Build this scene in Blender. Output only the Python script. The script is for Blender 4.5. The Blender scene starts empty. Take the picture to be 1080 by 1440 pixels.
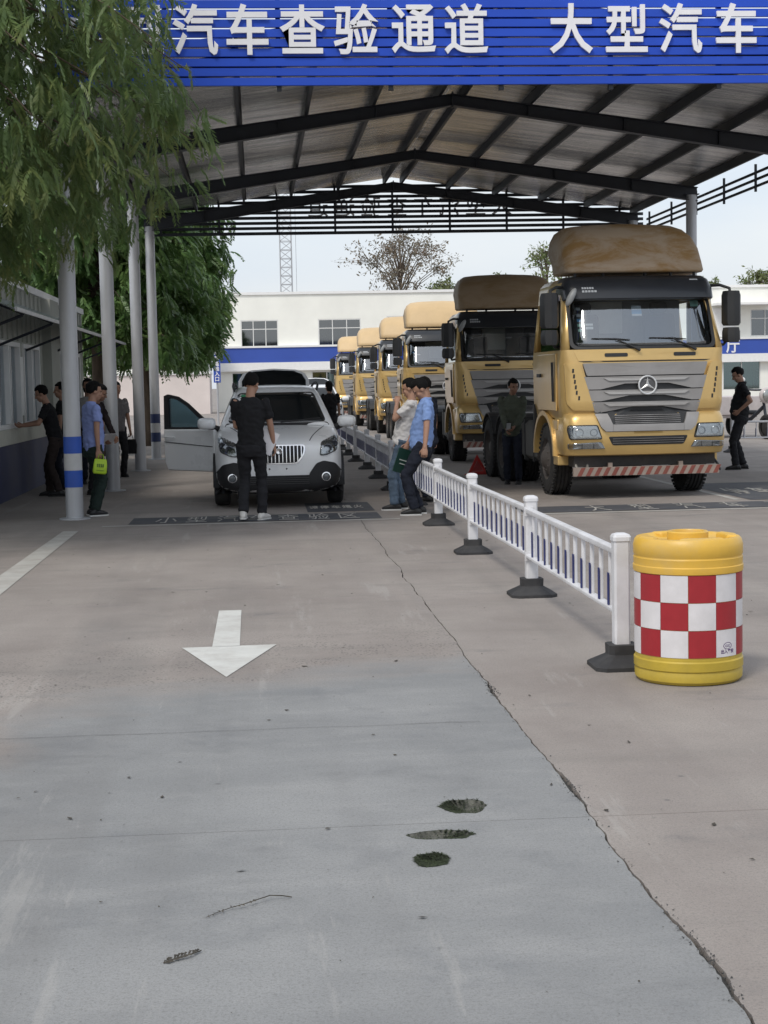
import bpy, math, random
import numpy as np
from mathutils import Vector, Matrix, noise
from mathutils.bvhtree import BVHTree
from mathutils.geometry import tessellate_polygon
random.seed(7); rng=np.random.default_rng(7)
SC=bpy.context.scene; COL=SC.collection
R=math.radians; PI=math.pi
# ------------------------------------------------------------------ camera, sky, sun, exposure
cd=bpy.data.cameras.new('camera'); cam=bpy.data.objects.new('camera',cd); COL.objects.link(cam); SC.camera=cam
cd.sensor_fit='HORIZONTAL'; cd.sensor_width=36; cd.lens=36*2250/1080; cd.clip_start=.05; cd.clip_end=3000
yaw,pitch,roll=math.atan(175/2250),math.atan(180.5/2250),.02
cam.matrix_world=Matrix.Translation((0,0,1.65))@Matrix.Rotation(-yaw,4,'Z')@Matrix.Rotation(PI/2-pitch,4,'X')@Matrix.Rotation(-roll,4,'Z')
SUN_EL,SUN_AZ=R(52),R(215)          # azimuth clockwise from +Y : from behind the camera, to its left
w=bpy.data.worlds.new('World'); SC.world=w; w.use_nodes=True; nt=w.node_tree
bg=nt.nodes['Background']; sky=nt.nodes.new('ShaderNodeTexSky'); sky.sky_type='NISHITA'; sky.sun_disc=False
sky.sun_elevation=SUN_EL; sky.sun_rotation=SUN_AZ; sky.air_density=1.2; sky.dust_density=3.0; sky.ozone_density=1.0
mx=nt.nodes.new('ShaderNodeMix'); mx.data_type='RGBA'; mx.inputs[0].default_value=.72
nt.links.new(sky.outputs[0],mx.inputs[6]); wtc=nt.nodes.new('ShaderNodeTexCoord'); wmp=nt.nodes.new('ShaderNodeMapping'); wmp.inputs['Scale'].default_value=(1,1,3.2); nt.links.new(wtc.outputs['Generated'],wmp.inputs[0])
wnz=nt.nodes.new('ShaderNodeTexNoise'); wnz.inputs['Scale'].default_value=3.2; wnz.inputs['Detail'].default_value=7; nt.links.new(wmp.outputs[0],wnz.inputs[0])
wcr=nt.nodes.new('ShaderNodeValToRGB'); wcr.color_ramp.elements[0].position=.38; wcr.color_ramp.elements[0].color=(.76,.83,.93,1); wcr.color_ramp.elements[1].position=.64; wcr.color_ramp.elements[1].color=(.88,.91,.95,1); nt.links.new(wnz.outputs[0],wcr.inputs[0])
wsc=nt.nodes.new('ShaderNodeMix'); wsc.data_type='RGBA'; wsc.blend_type='MULTIPLY'; wsc.inputs[0].default_value=1; wsc.inputs[7].default_value=(9.6,9.6,9.6,1); nt.links.new(wcr.outputs[0],wsc.inputs[6]); nt.links.new(wsc.outputs[2],mx.inputs[7])   # thin bright cloud over the blue
nt.links.new(mx.outputs[2],bg.inputs[0]); bg.inputs[1].default_value=.1
sl=bpy.data.lights.new('sun','SUN'); sun=bpy.data.objects.new('sun',sl); COL.objects.link(sun)
sl.energy=1.5; sl.angle=R(14); sl.color=(1,.95,.87)
sd=Vector((math.sin(SUN_AZ)*math.cos(SUN_EL),math.cos(SUN_AZ)*math.cos(SUN_EL),math.sin(SUN_EL)))
sun.rotation_euler=sd.to_track_quat('Z','Y').to_euler()
SC.view_settings.view_transform='Standard'; SC.view_settings.look='None'; SC.view_settings.gamma=1; SC.view_settings.use_curve_mapping=False
SC.view_settings.exposure=.30
SC.cycles.use_denoising=True
# ------------------------------------------------------------------ materials
MATS={}
def nodes(name):
    m=bpy.data.materials.new(name); m.use_nodes=True; n=m.node_tree
    return m,n,n.nodes['Principled BSDF']
def M(name,col,rough=.6,metal=0,var=.12,scale=6,bump=.0,bscale=80,coat=0,stretch=(1,1,1),dirt=0,dirtcol=(.12,.10,.08),spec=.5):
    if name in MATS: return MATS[name]
    m,n,b=nodes(name); L=n.links.new
    tc=n.nodes.new('ShaderNodeTexCoord'); mp=n.nodes.new('ShaderNodeMapping'); mp.inputs['Scale'].default_value=stretch
    L(tc.outputs['Object'],mp.inputs[0])
    oi=n.nodes.new('ShaderNodeObjectInfo'); om=n.nodes.new('ShaderNodeMath'); om.operation='MULTIPLY'; om.inputs[1].default_value=41; L(oi.outputs['Random'],om.inputs[0]); oc=n.nodes.new('ShaderNodeCombineXYZ'); L(om.outputs[0],oc.inputs[0]); L(om.outputs[0],oc.inputs[1]); L(oc.outputs[0],mp.inputs['Location'])
    nz=n.nodes.new('ShaderNodeTexNoise'); nz.inputs['Scale'].default_value=scale; nz.inputs['Detail'].default_value=6; nz.inputs['Roughness'].default_value=.62
    L(mp.outputs[0],nz.inputs[0])
    cr=n.nodes.new('ShaderNodeValToRGB'); cr.color_ramp.elements[0].position=.3; cr.color_ramp.elements[1].position=.7
    c0=[max(0,c*(1-var)) for c in col]; c1=[min(1,c*(1+var)) for c in col]
    cr.color_ramp.elements[0].color=(*c0,1); cr.color_ramp.elements[1].color=(*c1,1)
    L(nz.outputs[0],cr.inputs[0]); out=cr.outputs[0]
    if dirt:
        n2=n.nodes.new('ShaderNodeTexNoise'); n2.inputs['Scale'].default_value=scale*.6; n2.inputs['Detail'].default_value=9; n2.inputs['Roughness'].default_value=.7
        L(mp.outputs[0],n2.inputs[0])
        r2=n.nodes.new('ShaderNodeMapRange'); r2.inputs[1].default_value=.45; r2.inputs[2].default_value=.75; r2.inputs[4].default_value=dirt
        L(n2.outputs[0],r2.inputs[0]); mm=n.nodes.new('ShaderNodeMix'); mm.data_type='RGBA'
        L(r2.outputs[0],mm.inputs[0]); L(out,mm.inputs[6]); mm.inputs[7].default_value=(*dirtcol,1); out=mm.outputs[2]
    L(out,b.inputs['Base Color'])
    b.inputs['Metallic'].default_value=metal; b.inputs['Coat Weight'].default_value=coat; b.inputs['Coat Roughness'].default_value=.08
    b.inputs['Specular IOR Level'].default_value=spec
    rr=n.nodes.new('ShaderNodeMapRange'); rr.inputs[3].default_value=max(.02,rough-.08); rr.inputs[4].default_value=min(1,rough+.1)
    L(nz.outputs[0],rr.inputs[0]); L(rr.outputs[0],b.inputs['Roughness'])
    if bump:
        n3=n.nodes.new('ShaderNodeTexNoise'); n3.inputs['Scale'].default_value=bscale; n3.inputs['Detail'].default_value=4; L(mp.outputs[0],n3.inputs[0])
        bp=n.nodes.new('ShaderNodeBump'); bp.inputs['Strength'].default_value=bump; bp.inputs['Distance'].default_value=.02
        L(n3.outputs[0],bp.inputs['Height']); L(bp.outputs[0],b.inputs['Normal'])
    MATS[name]=m; return m
def glass(name,tint=(.5,.55,.55),dens=.5,rough=.03):
    """thin pane: fresnel-like gloss over tinted transparency"""
    if name in MATS: return MATS[name]
    m,n,b=nodes(name); L=n.links.new; n.nodes.remove(b)
    t=n.nodes.new('ShaderNodeBsdfTransparent'); t.inputs[0].default_value=(*tint,1)
    g=n.nodes.new('ShaderNodeBsdfGlossy'); g.inputs[0].default_value=(.9,.95,1,1); g.inputs['Roughness'].default_value=rough
    lw=n.nodes.new('ShaderNodeLayerWeight'); lw.inputs[0].default_value=.35
    mr=n.nodes.new('ShaderNodeMapRange'); mr.inputs[3].default_value=.07+dens*.1; mr.inputs[4].default_value=.95
    L(lw.outputs['Fresnel'],mr.inputs[0]); mix=n.nodes.new('ShaderNodeMixShader'); L(mr.outputs[0],mix.inputs[0]); L(t.outputs[0],mix.inputs[1]); L(g.outputs[0],mix.inputs[2])
    L(mix.outputs[0],n.nodes['Material Output'].inputs[0]); MATS[name]=m; return m
# ------------------------------------------------------------------ mesh helpers
class MB:
    def __init__(s): s.v=[]; s.f=[]; s.m=[]
    def add(s,v,f,mi=0,mat=None):
        o=len(s.v)
        if mat is not None: v=[mat@Vector(p) for p in v]
        s.v+=[tuple(p) for p in v]; s.f+=[tuple(i+o for i in q) for q in f]; s.m+=[mi]*len(f); return s
    def box(s,c,d,mi=0,mat=None,rz=0,rx=0,ry=0):
        x,y,z=[q/2 for q in d]
        v=[Vector(p) for p in ((-x,-y,-z),(x,-y,-z),(x,y,-z),(-x,y,-z),(-x,-y,z),(x,-y,z),(x,y,z),(-x,y,z))]
        if rz or rx or ry: r=Matrix.Rotation(rz,3,'Z')@Matrix.Rotation(ry,3,'Y')@Matrix.Rotation(rx,3,'X'); v=[r@p for p in v]
        v=[p+Vector(c) for p in v]
        return s.add(v,[(0,3,2,1),(4,5,6,7),(0,1,5,4),(1,2,6,5),(2,3,7,6),(3,0,4,7)],mi,mat)
    def b2(s,a,b,mi=0): return s.box([(p+q)/2 for p,q in zip(a,b)],[abs(q-p) for p,q in zip(a,b)],mi)
    def tube(s,pts,r,n=10,mi=0,cap=True,mat=None,sx=1.0):
        pts=[Vector(p) for p in pts]; k=len(pts); rs=r if hasattr(r,'__len__') else [r]*k
        v=[];f=[]; up=None
        for i,p in enumerate(pts):
            t=(pts[min(i+1,k-1)]-pts[max(i-1,0)]).normalized()
            if up is None:
                up=Vector((0,0,1)) if abs(t.z)<.9 else Vector((0,1,0))
            a=t.cross(up)
            if a.length<1e-4: a=t.cross(Vector((1,0,0)))
            a.normalize(); b=a.cross(t).normalized(); up=b
            for j in range(n):
                an=2*PI*j/n; v.append(p+(a*math.cos(an)*sx+b*math.sin(an))*rs[i])
        for i in range(k-1):
            for j in range(n): f.append((i*n+j,i*n+(j+1)%n,(i+1)*n+(j+1)%n,(i+1)*n+j))
        if cap: f.append(tuple(range(n-1,-1,-1))); f.append(tuple((k-1)*n+j for j in range(n)))
        return s.add(v,f,mi,mat)
    def lathe(s,prof,n=32,mi=0,mat=None,close=True,axis='Z'):
        v=[];f=[];k=len(prof)
        for r,z in prof:
            for j in range(n):
                a=2*PI*j/n; p=(r*math.cos(a),r*math.sin(a),z)
                v.append(p if axis=='Z' else (p[2],p[0],p[1]))
        for i in range(k-1):
            for j in range(n): f.append((i*n+j,i*n+(j+1)%n,(i+1)*n+(j+1)%n,(i+1)*n+j))
        if close: f.append(tuple(range(n-1,-1,-1))); f.append(tuple((k-1)*n+j for j in range(n)))
        return s.add(v,f,mi,mat)
    def ell(s,c,r,n=14,m=9,mi=0,mat=None,rot=None):
        v=[(0,0,-1)];f=[]
        for i in range(1,m):
            a=-PI/2+PI*i/m
            for j in range(n): b=2*PI*j/n; v.append((math.cos(a)*math.cos(b),math.cos(a)*math.sin(b),math.sin(a)))
        v.append((0,0,1)); t=len(v)-1
        for j in range(n): f.append((0,1+(j+1)%n,1+j)); f.append((t,t-n+j,t-n+(j+1)%n))
        for i in range(m-2):
            for j in range(n): f.append((1+i*n+j,1+i*n+(j+1)%n,1+(i+1)*n+(j+1)%n,1+(i+1)*n+j))
        q=[]
        for p in v:
            p=Vector((p[0]*r[0],p[1]*r[1],p[2]*r[2]))
            if rot is not None: p=rot@p
            q.append(p+Vector(c))
        return s.add(q,f,mi,mat)
    def caps(s,a,b,ra,rb,n=12,mi=0):
        a,b=Vector(a),Vector(b); d=(b-a).normalized()
        pts=[a-d*ra*.95,a-d*ra*.7,a-d*ra*.35,a,b,b+d*rb*.35,b+d*rb*.7,b+d*rb*.95]; rs=[ra*.3,ra*.72,ra*.94,ra,rb,rb*.94,rb*.72,rb*.3]
        return s.tube(pts,rs,n,mi)
    def prism(s,poly,a,b,axis='y',mi=0,mat=None):
        """poly in the other two axes, extruded from a to b"""
        def P(u,v,t): return {'y':(u,t,v),'x':(t,u,v),'z':(u,v,t)}[axis]
        n=len(poly); v=[P(*p,a) for p in poly]+[P(*p,b) for p in poly]
        f=[tuple(range(n)),tuple(range(2*n-1,n-1,-1))]+[(i,n+i,n+(i+1)%n,(i+1)%n) for i in range(n)]
        return s.add(v,f,mi,mat)
    def loft(s,rings,mi=0,cap=True):
        n=len(rings[0]); v=[p for r in rings for p in r]; f=[]
        for i in range(len(rings)-1):
            for j in range(n): f.append((i*n+j,i*n+(j+1)%n,(i+1)*n+(j+1)%n,(i+1)*n+j))
        if cap: f.append(tuple(range(n-1,-1,-1))); f.append(tuple((len(rings)-1)*n+j for j in range(n)))
        return s.add(v,f,mi)
    def build(s,name,mat,parent=None,smooth=False,bevel=0,seg=2,loc=None,fix=True,sub=0):
        me=bpy.data.meshes.new(name); me.from_pydata(s.v,[],s.f); mats=mat if isinstance(mat,(list,tuple)) else [mat]
        for q in mats: me.materials.append(q)
        if len(mats)>1: me.polygons.foreach_set('material_index',s.m)
        if fix:
            import bmesh
            bm=bmesh.new(); bm.from_mesh(me); bmesh.ops.recalc_face_normals(bm,faces=bm.faces); bm.to_mesh(me); bm.free()
        if smooth: 
            me.shade_smooth()
            if smooth!=2:
                try: me.set_sharp_from_angle(angle=R(38))
                except Exception: pass
        o=bpy.data.objects.new(name,me); COL.objects.link(o)
        if parent is not None: o.parent=parent
        if loc is not None: o.location=loc
        if bevel:
            b=o.modifiers.new('bevel','BEVEL'); b.width=bevel; b.segments=seg; b.limit_method='ANGLE'; b.angle_limit=R(40)
        if sub:
            b=o.modifiers.new('sub','SUBSURF'); b.levels=sub; b.render_levels=sub
        return o
def np_mesh(name,v,f,mat,parent=None,n=4,smooth=False):
    v=np.asarray(v,np.float32); f=np.asarray(f,np.int32)
    me=bpy.data.meshes.new(name); me.vertices.add(len(v)); me.vertices.foreach_set('co',v.ravel())
    me.loops.add(f.size); me.loops.foreach_set('vertex_index',f.ravel()); me.polygons.add(len(f))
    me.polygons.foreach_set('loop_start',np.arange(0,f.size,n,dtype=np.int32)); me.update(calc_edges=True); me.validate()
    me.materials.append(mat)
    if smooth: me.shade_smooth()
    o=bpy.data.objects.new(name,me); COL.objects.link(o)
    if parent is not None: o.parent=parent
    return o
def tag(o,label=None,cat=None,group=None,kind=None):
    for k,v in (('label',label),('category',cat),('group',group),('kind',kind)):
        if v: o[k]=v
    return o
def thing(name,label,cat,loc=(0,0,0),rz=0,group=None,kind=None):
    o=bpy.data.objects.new(name,None); COL.objects.link(o); o.location=loc; o.rotation_euler=(0,0,rz); o.empty_display_size=.1
    return tag(o,label,cat,group,kind)
def node(name,parent,loc=(0,0,0),rz=0):
    o=bpy.data.objects.new(name,None); COL.objects.link(o); o.parent=parent; o.location=loc; o.rotation_euler=(0,0,rz); return o
def copy_tree(o,parent=None):
    c=o.copy(); COL.objects.link(c)
    if parent is not None: c.parent=parent
    for ch in list(o.children): copy_tree(ch,c)
    return c
def dup(o,loc,rz,parent=None):
    c=o.copy(); COL.objects.link(c); c.location=loc; c.rotation_euler=(0,0,rz)
    if parent is not None: c.parent=parent
    return c
def evalmesh(o):
    bpy.context.view_layer.update(); dg=bpy.context.evaluated_depsgraph_get(); return bpy.data.meshes.new_from_object(o.evaluated_get(dg))
def bake(o):
    me=evalmesh(o); o.modifiers.clear(); old=o.data; o.data=me; bpy.data.meshes.remove(old); return o
def text_mesh(body,size,ext,bold=0):
    c=bpy.data.curves.new('lettering','FONT'); c.body=body; c.size=size; c.extrude=ext; c.offset=bold; c.align_x='CENTER'; c.align_y='CENTER'; c.resolution_u=3
    o=bpy.data.objects.new('lettering',c); COL.objects.link(o); me=evalmesh(o); bpy.data.objects.remove(o); bpy.data.curves.remove(c)
    # recentre
    n=len(me.vertices); co=np.empty(n*3,np.float32); me.vertices.foreach_get('co',co); co=co.reshape(-1,3)
    if n: co[:,:2]-=(co[:,:2].max(0)+co[:,:2].min(0))/2
    me.vertices.foreach_set('co',co.ravel()); me.update(); return me
def text_obj(name,body,size,ext,mat,parent,loc,rot=(PI/2,0,0),bold=0,scale=(1,1,1)):
    me=text_mesh(body,size,ext,bold); me.materials.clear(); me.materials.append(mat)
    o=bpy.data.objects.new(name,me); COL.objects.link(o); o.parent=parent; o.location=loc; o.rotation_euler=rot; o.scale=scale; return o
def dens(poly,step):
    out=[]
    for i,p in enumerate(poly):
        q=poly[(i+1)%len(poly)]; d=math.dist(p,q); k=max(1,int(d/step))
        for j in range(k): t=j/k; out.append((p[0]+(q[0]-p[0])*t,p[1]+(q[1]-p[1])*t))
    return out
def roundpoly(poly,r,k=4):
    out=[];n=len(poly)
    for i in range(n):
        p=Vector(poly[i]); a=Vector(poly[i-1]); b=Vector(poly[(i+1)%n]); ra=min(r,(a-p).length*.45,(b-p).length*.45)
        s=p+(a-p).normalized()*ra; e=p+(b-p).normalized()*ra
        for j in range(k+1):
            t=j/k; q=s*(1-t)**2+p*2*t*(1-t)+e*t*t; out.append((q.x,q.y))
    return out
def caster(me):
    bv=BVHTree.FromPolygons([v.co.copy() for v in me.vertices],[tuple(p.vertices) for p in me.polygons])
    def fn(x,z,default=.3):
        h=bv.ray_cast(Vector((x,-3,z)),Vector((0,1,0)))
        return h[0].y if h[0] is not None else None
    return fn
def patch(mb,poly,fn,off,thick=.02,step=.06,rings=4,mi=0,dflt=.2,ctr=None):
    """a panel with the outline poly (x,z) that lies on the front surface y=fn(x,z), proud of it by off"""
    pl=dens(poly,step); c=Vector((sum(p[0] for p in pl)/len(pl),sum(p[1] for p in pl)/len(pl))) if ctr is None else Vector(ctr)
    def Y(x,z):
        y=fn(x,z)
        if y is None:
            for k in (.97,.93,.88,.8,.7):
                y=fn(c.x+(x-c.x)*k,c.y+(z-c.y)*k)
                if y is not None: break
        return dflt if y is None else y
    rs=[[(p[0],Y(*p)-off+thick,p[1]) for p in pl]]
    for i in range(rings):
        t=1-i/rings; rs.append([(c.x+(p[0]-c.x)*t,Y(c.x+(p[0]-c.x)*t,c.y+(p[1]-c.y)*t)-off,c.y+(p[1]-c.y)*t) for p in pl])
    n=len(pl); o=len(mb.v); v=[q for r in rs for q in r]+[(c.x,Y(c.x,c.y)-off,c.y)]; f=[]
    for i in range(rings):
        for j in range(n): f.append((i*n+j,i*n+(j+1)%n,(i+1)*n+(j+1)%n,(i+1)*n+j))
    t=len(v)-1
    for j in range(n): f.append((rings*n+j,rings*n+(j+1)%n,t))
    mb.add(v,f,mi); return mb
# ------------------------------------------------------------------ ground
def concrete_mat(name,skim):
    m,n,b=nodes(name); L=n.links.new; N=n.nodes.new
    g=N('ShaderNodeNewGeometry'); pos=g.outputs['Position']
    def noise_(scale,detail=6,rough=.6,stretch=None,seed=0):
        t=N('ShaderNodeTexNoise'); t.inputs['Scale'].default_value=scale; t.inputs['Detail'].default_value=detail; t.inputs['Roughness'].default_value=rough
        mp=N('ShaderNodeMapping'); mp.inputs['Location'].default_value=(seed*7.3,seed*3.1,0)
        if stretch: mp.inputs['Scale'].default_value=stretch
        L(pos,mp.inputs[0]); L(mp.outputs[0],t.inputs[0]); return t.outputs[0]
    def ramp(s,a,b_,lo=0,hi=1):
        r=N('ShaderNodeMapRange'); r.inputs[1].default_value=a; r.inputs[2].default_value=b_; r.inputs[3].default_value=lo; r.inputs[4].default_value=hi; L(s,r.inputs[0]); return r.outputs[0]
    def mix(f,a,c):
        x=N('ShaderNodeMix'); x.data_type='RGBA'
        if hasattr(f,'default_value') is False or hasattr(f,'links'): L(f,x.inputs[0])
        else: x.inputs[0].default_value=f
        for s,i in ((a,6),(c,7)):
            if isinstance(s,tuple): x.inputs[i].default_value=(*s,1)
            else: L(s,x.inputs[i])
        return x.outputs[2]
    def mth(op,a,c=None):
        x=N('ShaderNodeMath'); x.operation=op
        for s,i in ((a,0),(c,1)):
            if s is None: continue
            if isinstance(s,(int,float)): x.inputs[i].default_value=s
            else: L(s,x.inputs[i])
        return x.outputs[0]
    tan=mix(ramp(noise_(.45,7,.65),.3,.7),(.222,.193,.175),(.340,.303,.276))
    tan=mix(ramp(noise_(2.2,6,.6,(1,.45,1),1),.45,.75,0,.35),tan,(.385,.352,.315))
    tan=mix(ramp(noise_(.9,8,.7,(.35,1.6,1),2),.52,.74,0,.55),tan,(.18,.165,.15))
    grey=mix(ramp(noise_(.7,7,.62,None,3),.3,.7),(.180,.185,.188),(.295,.297,.294))
    grey=mix(ramp(noise_(3.1,7,.65,(.5,1.3,1),4),.5,.78,0,.5),grey,(.345,.343,.335))
    grey=mix(ramp(noise_(1.6,8,.7,None,9),.54,.70,0,.6),grey,(.165,.172,.18))
    col=tan
    if skim:
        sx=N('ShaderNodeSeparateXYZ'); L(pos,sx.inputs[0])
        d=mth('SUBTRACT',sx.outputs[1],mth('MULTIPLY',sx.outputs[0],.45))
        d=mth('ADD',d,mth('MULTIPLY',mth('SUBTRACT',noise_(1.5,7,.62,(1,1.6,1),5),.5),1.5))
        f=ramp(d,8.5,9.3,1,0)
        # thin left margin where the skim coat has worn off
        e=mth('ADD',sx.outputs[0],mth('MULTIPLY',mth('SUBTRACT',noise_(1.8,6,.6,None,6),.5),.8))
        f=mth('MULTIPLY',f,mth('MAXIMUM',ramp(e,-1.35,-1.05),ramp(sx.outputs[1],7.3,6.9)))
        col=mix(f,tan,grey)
        # pitted bare aggregate just past the edge of the skim
        rough_zone=mth('MULTIPLY',ramp(d,8.9,9.2),ramp(d,11.6,9.6))
        v=N('ShaderNodeTexVoronoi'); v.inputs['Scale'].default_value=42; L(pos,v.inputs[0])
        pit=mth('MULTIPLY',mth('MULTIPLY',ramp(v.outputs[0],.36,.2),ramp(noise_(2.6,5,.6,None,8),.42,.52)),rough_zone)
        col=mix(mth('MULTIPLY',pit,.85),col,(.085,.078,.072))
    # fine speckle, small drips and scuffs
    v2=N('ShaderNodeTexVoronoi'); v2.inputs['Scale'].default_value=4.3; L(pos,v2.inputs[0])
    spot=mth('MULTIPLY',ramp(v2.outputs[0],.075,.03),ramp(noise_(.8,3,.5,None,11),.5,.6))
    col=mix(mth('MULTIPLY',spot,.6),col,(.085,.085,.085))
    col=mix(ramp(noise_(75,4,.75,None,12),.50,.66,0,.42),col,(.12,.115,.11))
    col=mix(ramp(noise_(160,3,.75,None,21),.52,.64,0,.5),col,(.13,.125,.12))
    col=mix(ramp(noise_(150,3,.7,None,22),.56,.74,0,.30),col,(.46,.45,.43))
    sm=mth('MULTIPLY',ramp(noise_(1.1,5,.55,(1,1.8,1),23),.60,.70),ramp(noise_(9,6,.7,None,24),.35,.65))
    col=mix(mth('MULTIPLY',sm,.5),col,(.11,.112,.115))
    trk=mth('MULTIPLY',ramp(noise_(1,4,.55,(1.9,.05,1),31),.52,.66),ramp(noise_(1.3,6,.65,None,32),.3,.7))
    col=mix(mth('MULTIPLY',trk,.42),col,(.15,.145,.14))
    wv=noise_(.8,9,.75,(3.5,.35,1),13)
    col=mix(ramp(wv,.585,.64,0,.28),col,(.40,.385,.36))
    L(col,b.inputs['Base Color']); b.inputs['Roughness'].default_value=.82; b.inputs['Specular IOR Level'].default_value=.35
    bp=N('ShaderNodeBump'); bp.inputs['Strength'].default_value=.28; bp.inputs['Distance'].default_value=.012
    h=mth('ADD',mth('MULTIPLY',noise_(38,6,.7,None,14),.6),noise_(6,4,.6,None,15)); L(h,bp.inputs['Height']); L(bp.outputs[0],b.inputs['Normal'])
    return m
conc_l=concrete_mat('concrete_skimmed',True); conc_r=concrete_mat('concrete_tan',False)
dirt=M('joint_dirt',(.058,.058,.056),.95,var=.5,scale=25,bump=.6,bscale=60)
moss=M('moss',(.026,.036,.014),.9,var=.6,scale=30)
def joint_x(y,side):
    a=noise.noise(Vector((y*1.3,4.2,0)))*.035+noise.noise(Vector((y*7,9.1,0)))*.016
    wd=.0025+.004*max(0,noise.noise(Vector((y*2.1,side*3+17,0)))+.25)+(.011*math.exp(-((y-4.35)/.33)**2)+.009*math.exp(-((y-8.35)/.2)**2)+.012*math.exp(-((y-6.3)/.25)**2))*(.5+abs(noise.noise(Vector((y*14,side*5,3)))))
    return 1.222+a+side*wd+noise.noise(Vector((y*26,side*8,1)))*.006
def slab(x0,x1,y0,y1,mat,parent,jl=False,jr=False,holes=(),gap=.0025):
    out=[]
    x0+=0 if jl else gap; x1-=0 if jr else gap; y0+=gap; y1-=gap
    ys=[]
    if jl or jr:
        y=y0
        while y<y1: ys.append(y); y+=.03 if y<9 else (.1 if y<20 else .6)
        ys.append(y1)
    out.append((x0 if not jl else joint_x(y0,1),y0)); 
    if jr: out+=[(joint_x(y,-1),y) for y in ys]
    else: out+=[(x1,y0),(x1,y1)]
    if jl: out+=[(joint_x(y,1),y) for y in reversed(ys)][:-1]
    else: out+=[(x0,y1)]
    loops=[[Vector((*p,0)) for p in out]]+[[Vector((*p,0)) for p in h] for h in holes]
    tris=tessellate_polygon(loops); flat=[p for l in loops for p in l]
    mb=MB(); mb.add(flat,[t for t in tris])
    n=len(out); mb.add([(p[0],p[1],0) for p in out]+[(p[0],p[1],-.05) for p in out],[(i,(i+1)%n,n+(i+1)%n,n+i) for i in range(n)])
    o=mb.build('slab',mat,parent,fix=False); 
    import bmesh
    bm=bmesh.new(); bm.from_mesh(o.data)
    for f in bm.faces:
        f.normal_update()
        if abs(f.normal.z)>.5 and f.normal.z<0: f.normal_flip()
    bm.to_mesh(o.data); bm.free(); return o
def blob(cx,cy,rx,ry,seed,n=30,am=.28,pt=0):
    return [(cx+rx*(1+am*noise.noise(Vector((math.cos(2*PI*i/n)*1.6+seed*9,math.sin(2*PI*i/n)*1.6,seed))))*math.cos(2*PI*i/n),
             cy+ry*(1+am*noise.noise(Vector((math.cos(2*PI*i/n)*1.6,math.sin(2*PI*i/n)*1.6+seed*5,seed+4))))*math.sin(2*PI*i/n)) for i in range(n)]
HOLES=[(blob(.765,6.10,.094,.105,1),'widest pothole with mossy rim and stony bottom, farthest of three'),
       (blob(.635,5.71,.125,.062,2,36), 'middle pothole, longest of three, half moss and half pale dirt'),
       (blob(.56,5.41,.066,.085,3),'smallest pothole packed with dark green moss')]
gr=MB(); gr.add([(-700,-60,-.05),(700,-60,-.05),(700,1500,-.05),(-700,1500,-.05)],[(0,1,2,3)])
tag(gr.build('ground',conc_r,fix=False),kind='structure')
pav=thing('concrete_pavement',None,None,kind='structure')
XS=[-30,-9,-3.9,1.222,6.6,12.2,32]; YS=[-6,-.5,5.87,12.4,18.9,25.4,32,44,56,70,90,104]
for i in range(6):
    for j in range(11):
        hs=[]
        if i==2 and j==1: hs=[HOLES[1][0],HOLES[2][0]]
        if i==2 and j==2: hs=[HOLES[0][0]]
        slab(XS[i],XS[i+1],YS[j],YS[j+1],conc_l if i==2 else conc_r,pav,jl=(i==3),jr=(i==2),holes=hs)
f=MB(); f.box((1.222,40,-.035),(.2,100,.03)); tag(f.build('joint_dirt',dirt),kind='structure')
# hairline crack across the left lane, near Y 7.6
cr=MB(); pts=[]
for i in range(70):
    x=-2.2+i*.047; pts.append((x,7.62+.02*noise.noise(Vector((x*3,1,0)))+.012*noise.noise(Vector((x*14,2,0))),.0035,.0012+.002*abs(noise.noise(Vector((x*6,7,0))))))
v=[];fc=[]
for i,(x,y,z,wd) in enumerate(pts): v+=[(x,y-wd,z),(x,y+wd,z)]
fc=[(2*i,2*i+2,2*i+3,2*i+1) for i in range(len(pts)-1)]; cr.add(v,fc); tag(cr.build('hairline_crack',dirt,fix=False),kind='structure')
def bowl(mb,h,depth):
    n=len(h); c=(sum(p[0] for p in h)/n,sum(p[1] for p in h)/n); v=[];f=[]
    for k,(t,z) in enumerate(((1,0),(.93,-.35),(.72,-.8),(.35,-1))):
        for p in h: v.append((c[0]+(p[0]-c[0])*t,c[1]+(p[1]-c[1])*t,z*depth+(noise.noise(Vector((p[0]*40,p[1]*40,k)))*.006 if k else -.001)))
    v.append((*c,-depth))
    for k in range(3):
        for j in range(n): f.append((k*n+j,k*n+(j+1)%n,(k+1)*n+(j+1)%n,(k+1)*n+j))
    for j in range(n): f.append((3*n+j,3*n+(j+1)%n,4*n))
    mb.add(v,f)
def tufts(mb,h,num,zb,size,seed):
    r=random.Random(seed); n=len(h); c=(sum(p[0] for p in h)/n,sum(p[1] for p in h)/n)
    for k in range(num):
        p=h[r.randrange(n)]; t=math.sqrt(r.random())*1.0
        x=c[0]+(p[0]-c[0])*t; y=c[1]+(p[1]-c[1])*t
        if seed==3 and x>c[0]+.01 and r.random()<.75 or seed==4 and x<c[0]+.01 and r.random()<.8: continue
        z=zb*(1-t*t)+.001
        for q in range(3):
            a=r.random()*6.28; s=size*(.5+r.random()); wv=.0018
            mb.add([(x-wv*math.sin(a),y+wv*math.cos(a),z),(x+wv*math.sin(a),y-wv*math.cos(a),z),(x+math.cos(a)*s,y+math.sin(a)*s,z+s*(.12+.35*r.random()))],[(0,1,2)])
soil=M('pothole_soil',(.10,.10,.085),.95,var=.45,scale=35,bump=.7,bscale=50)
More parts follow.
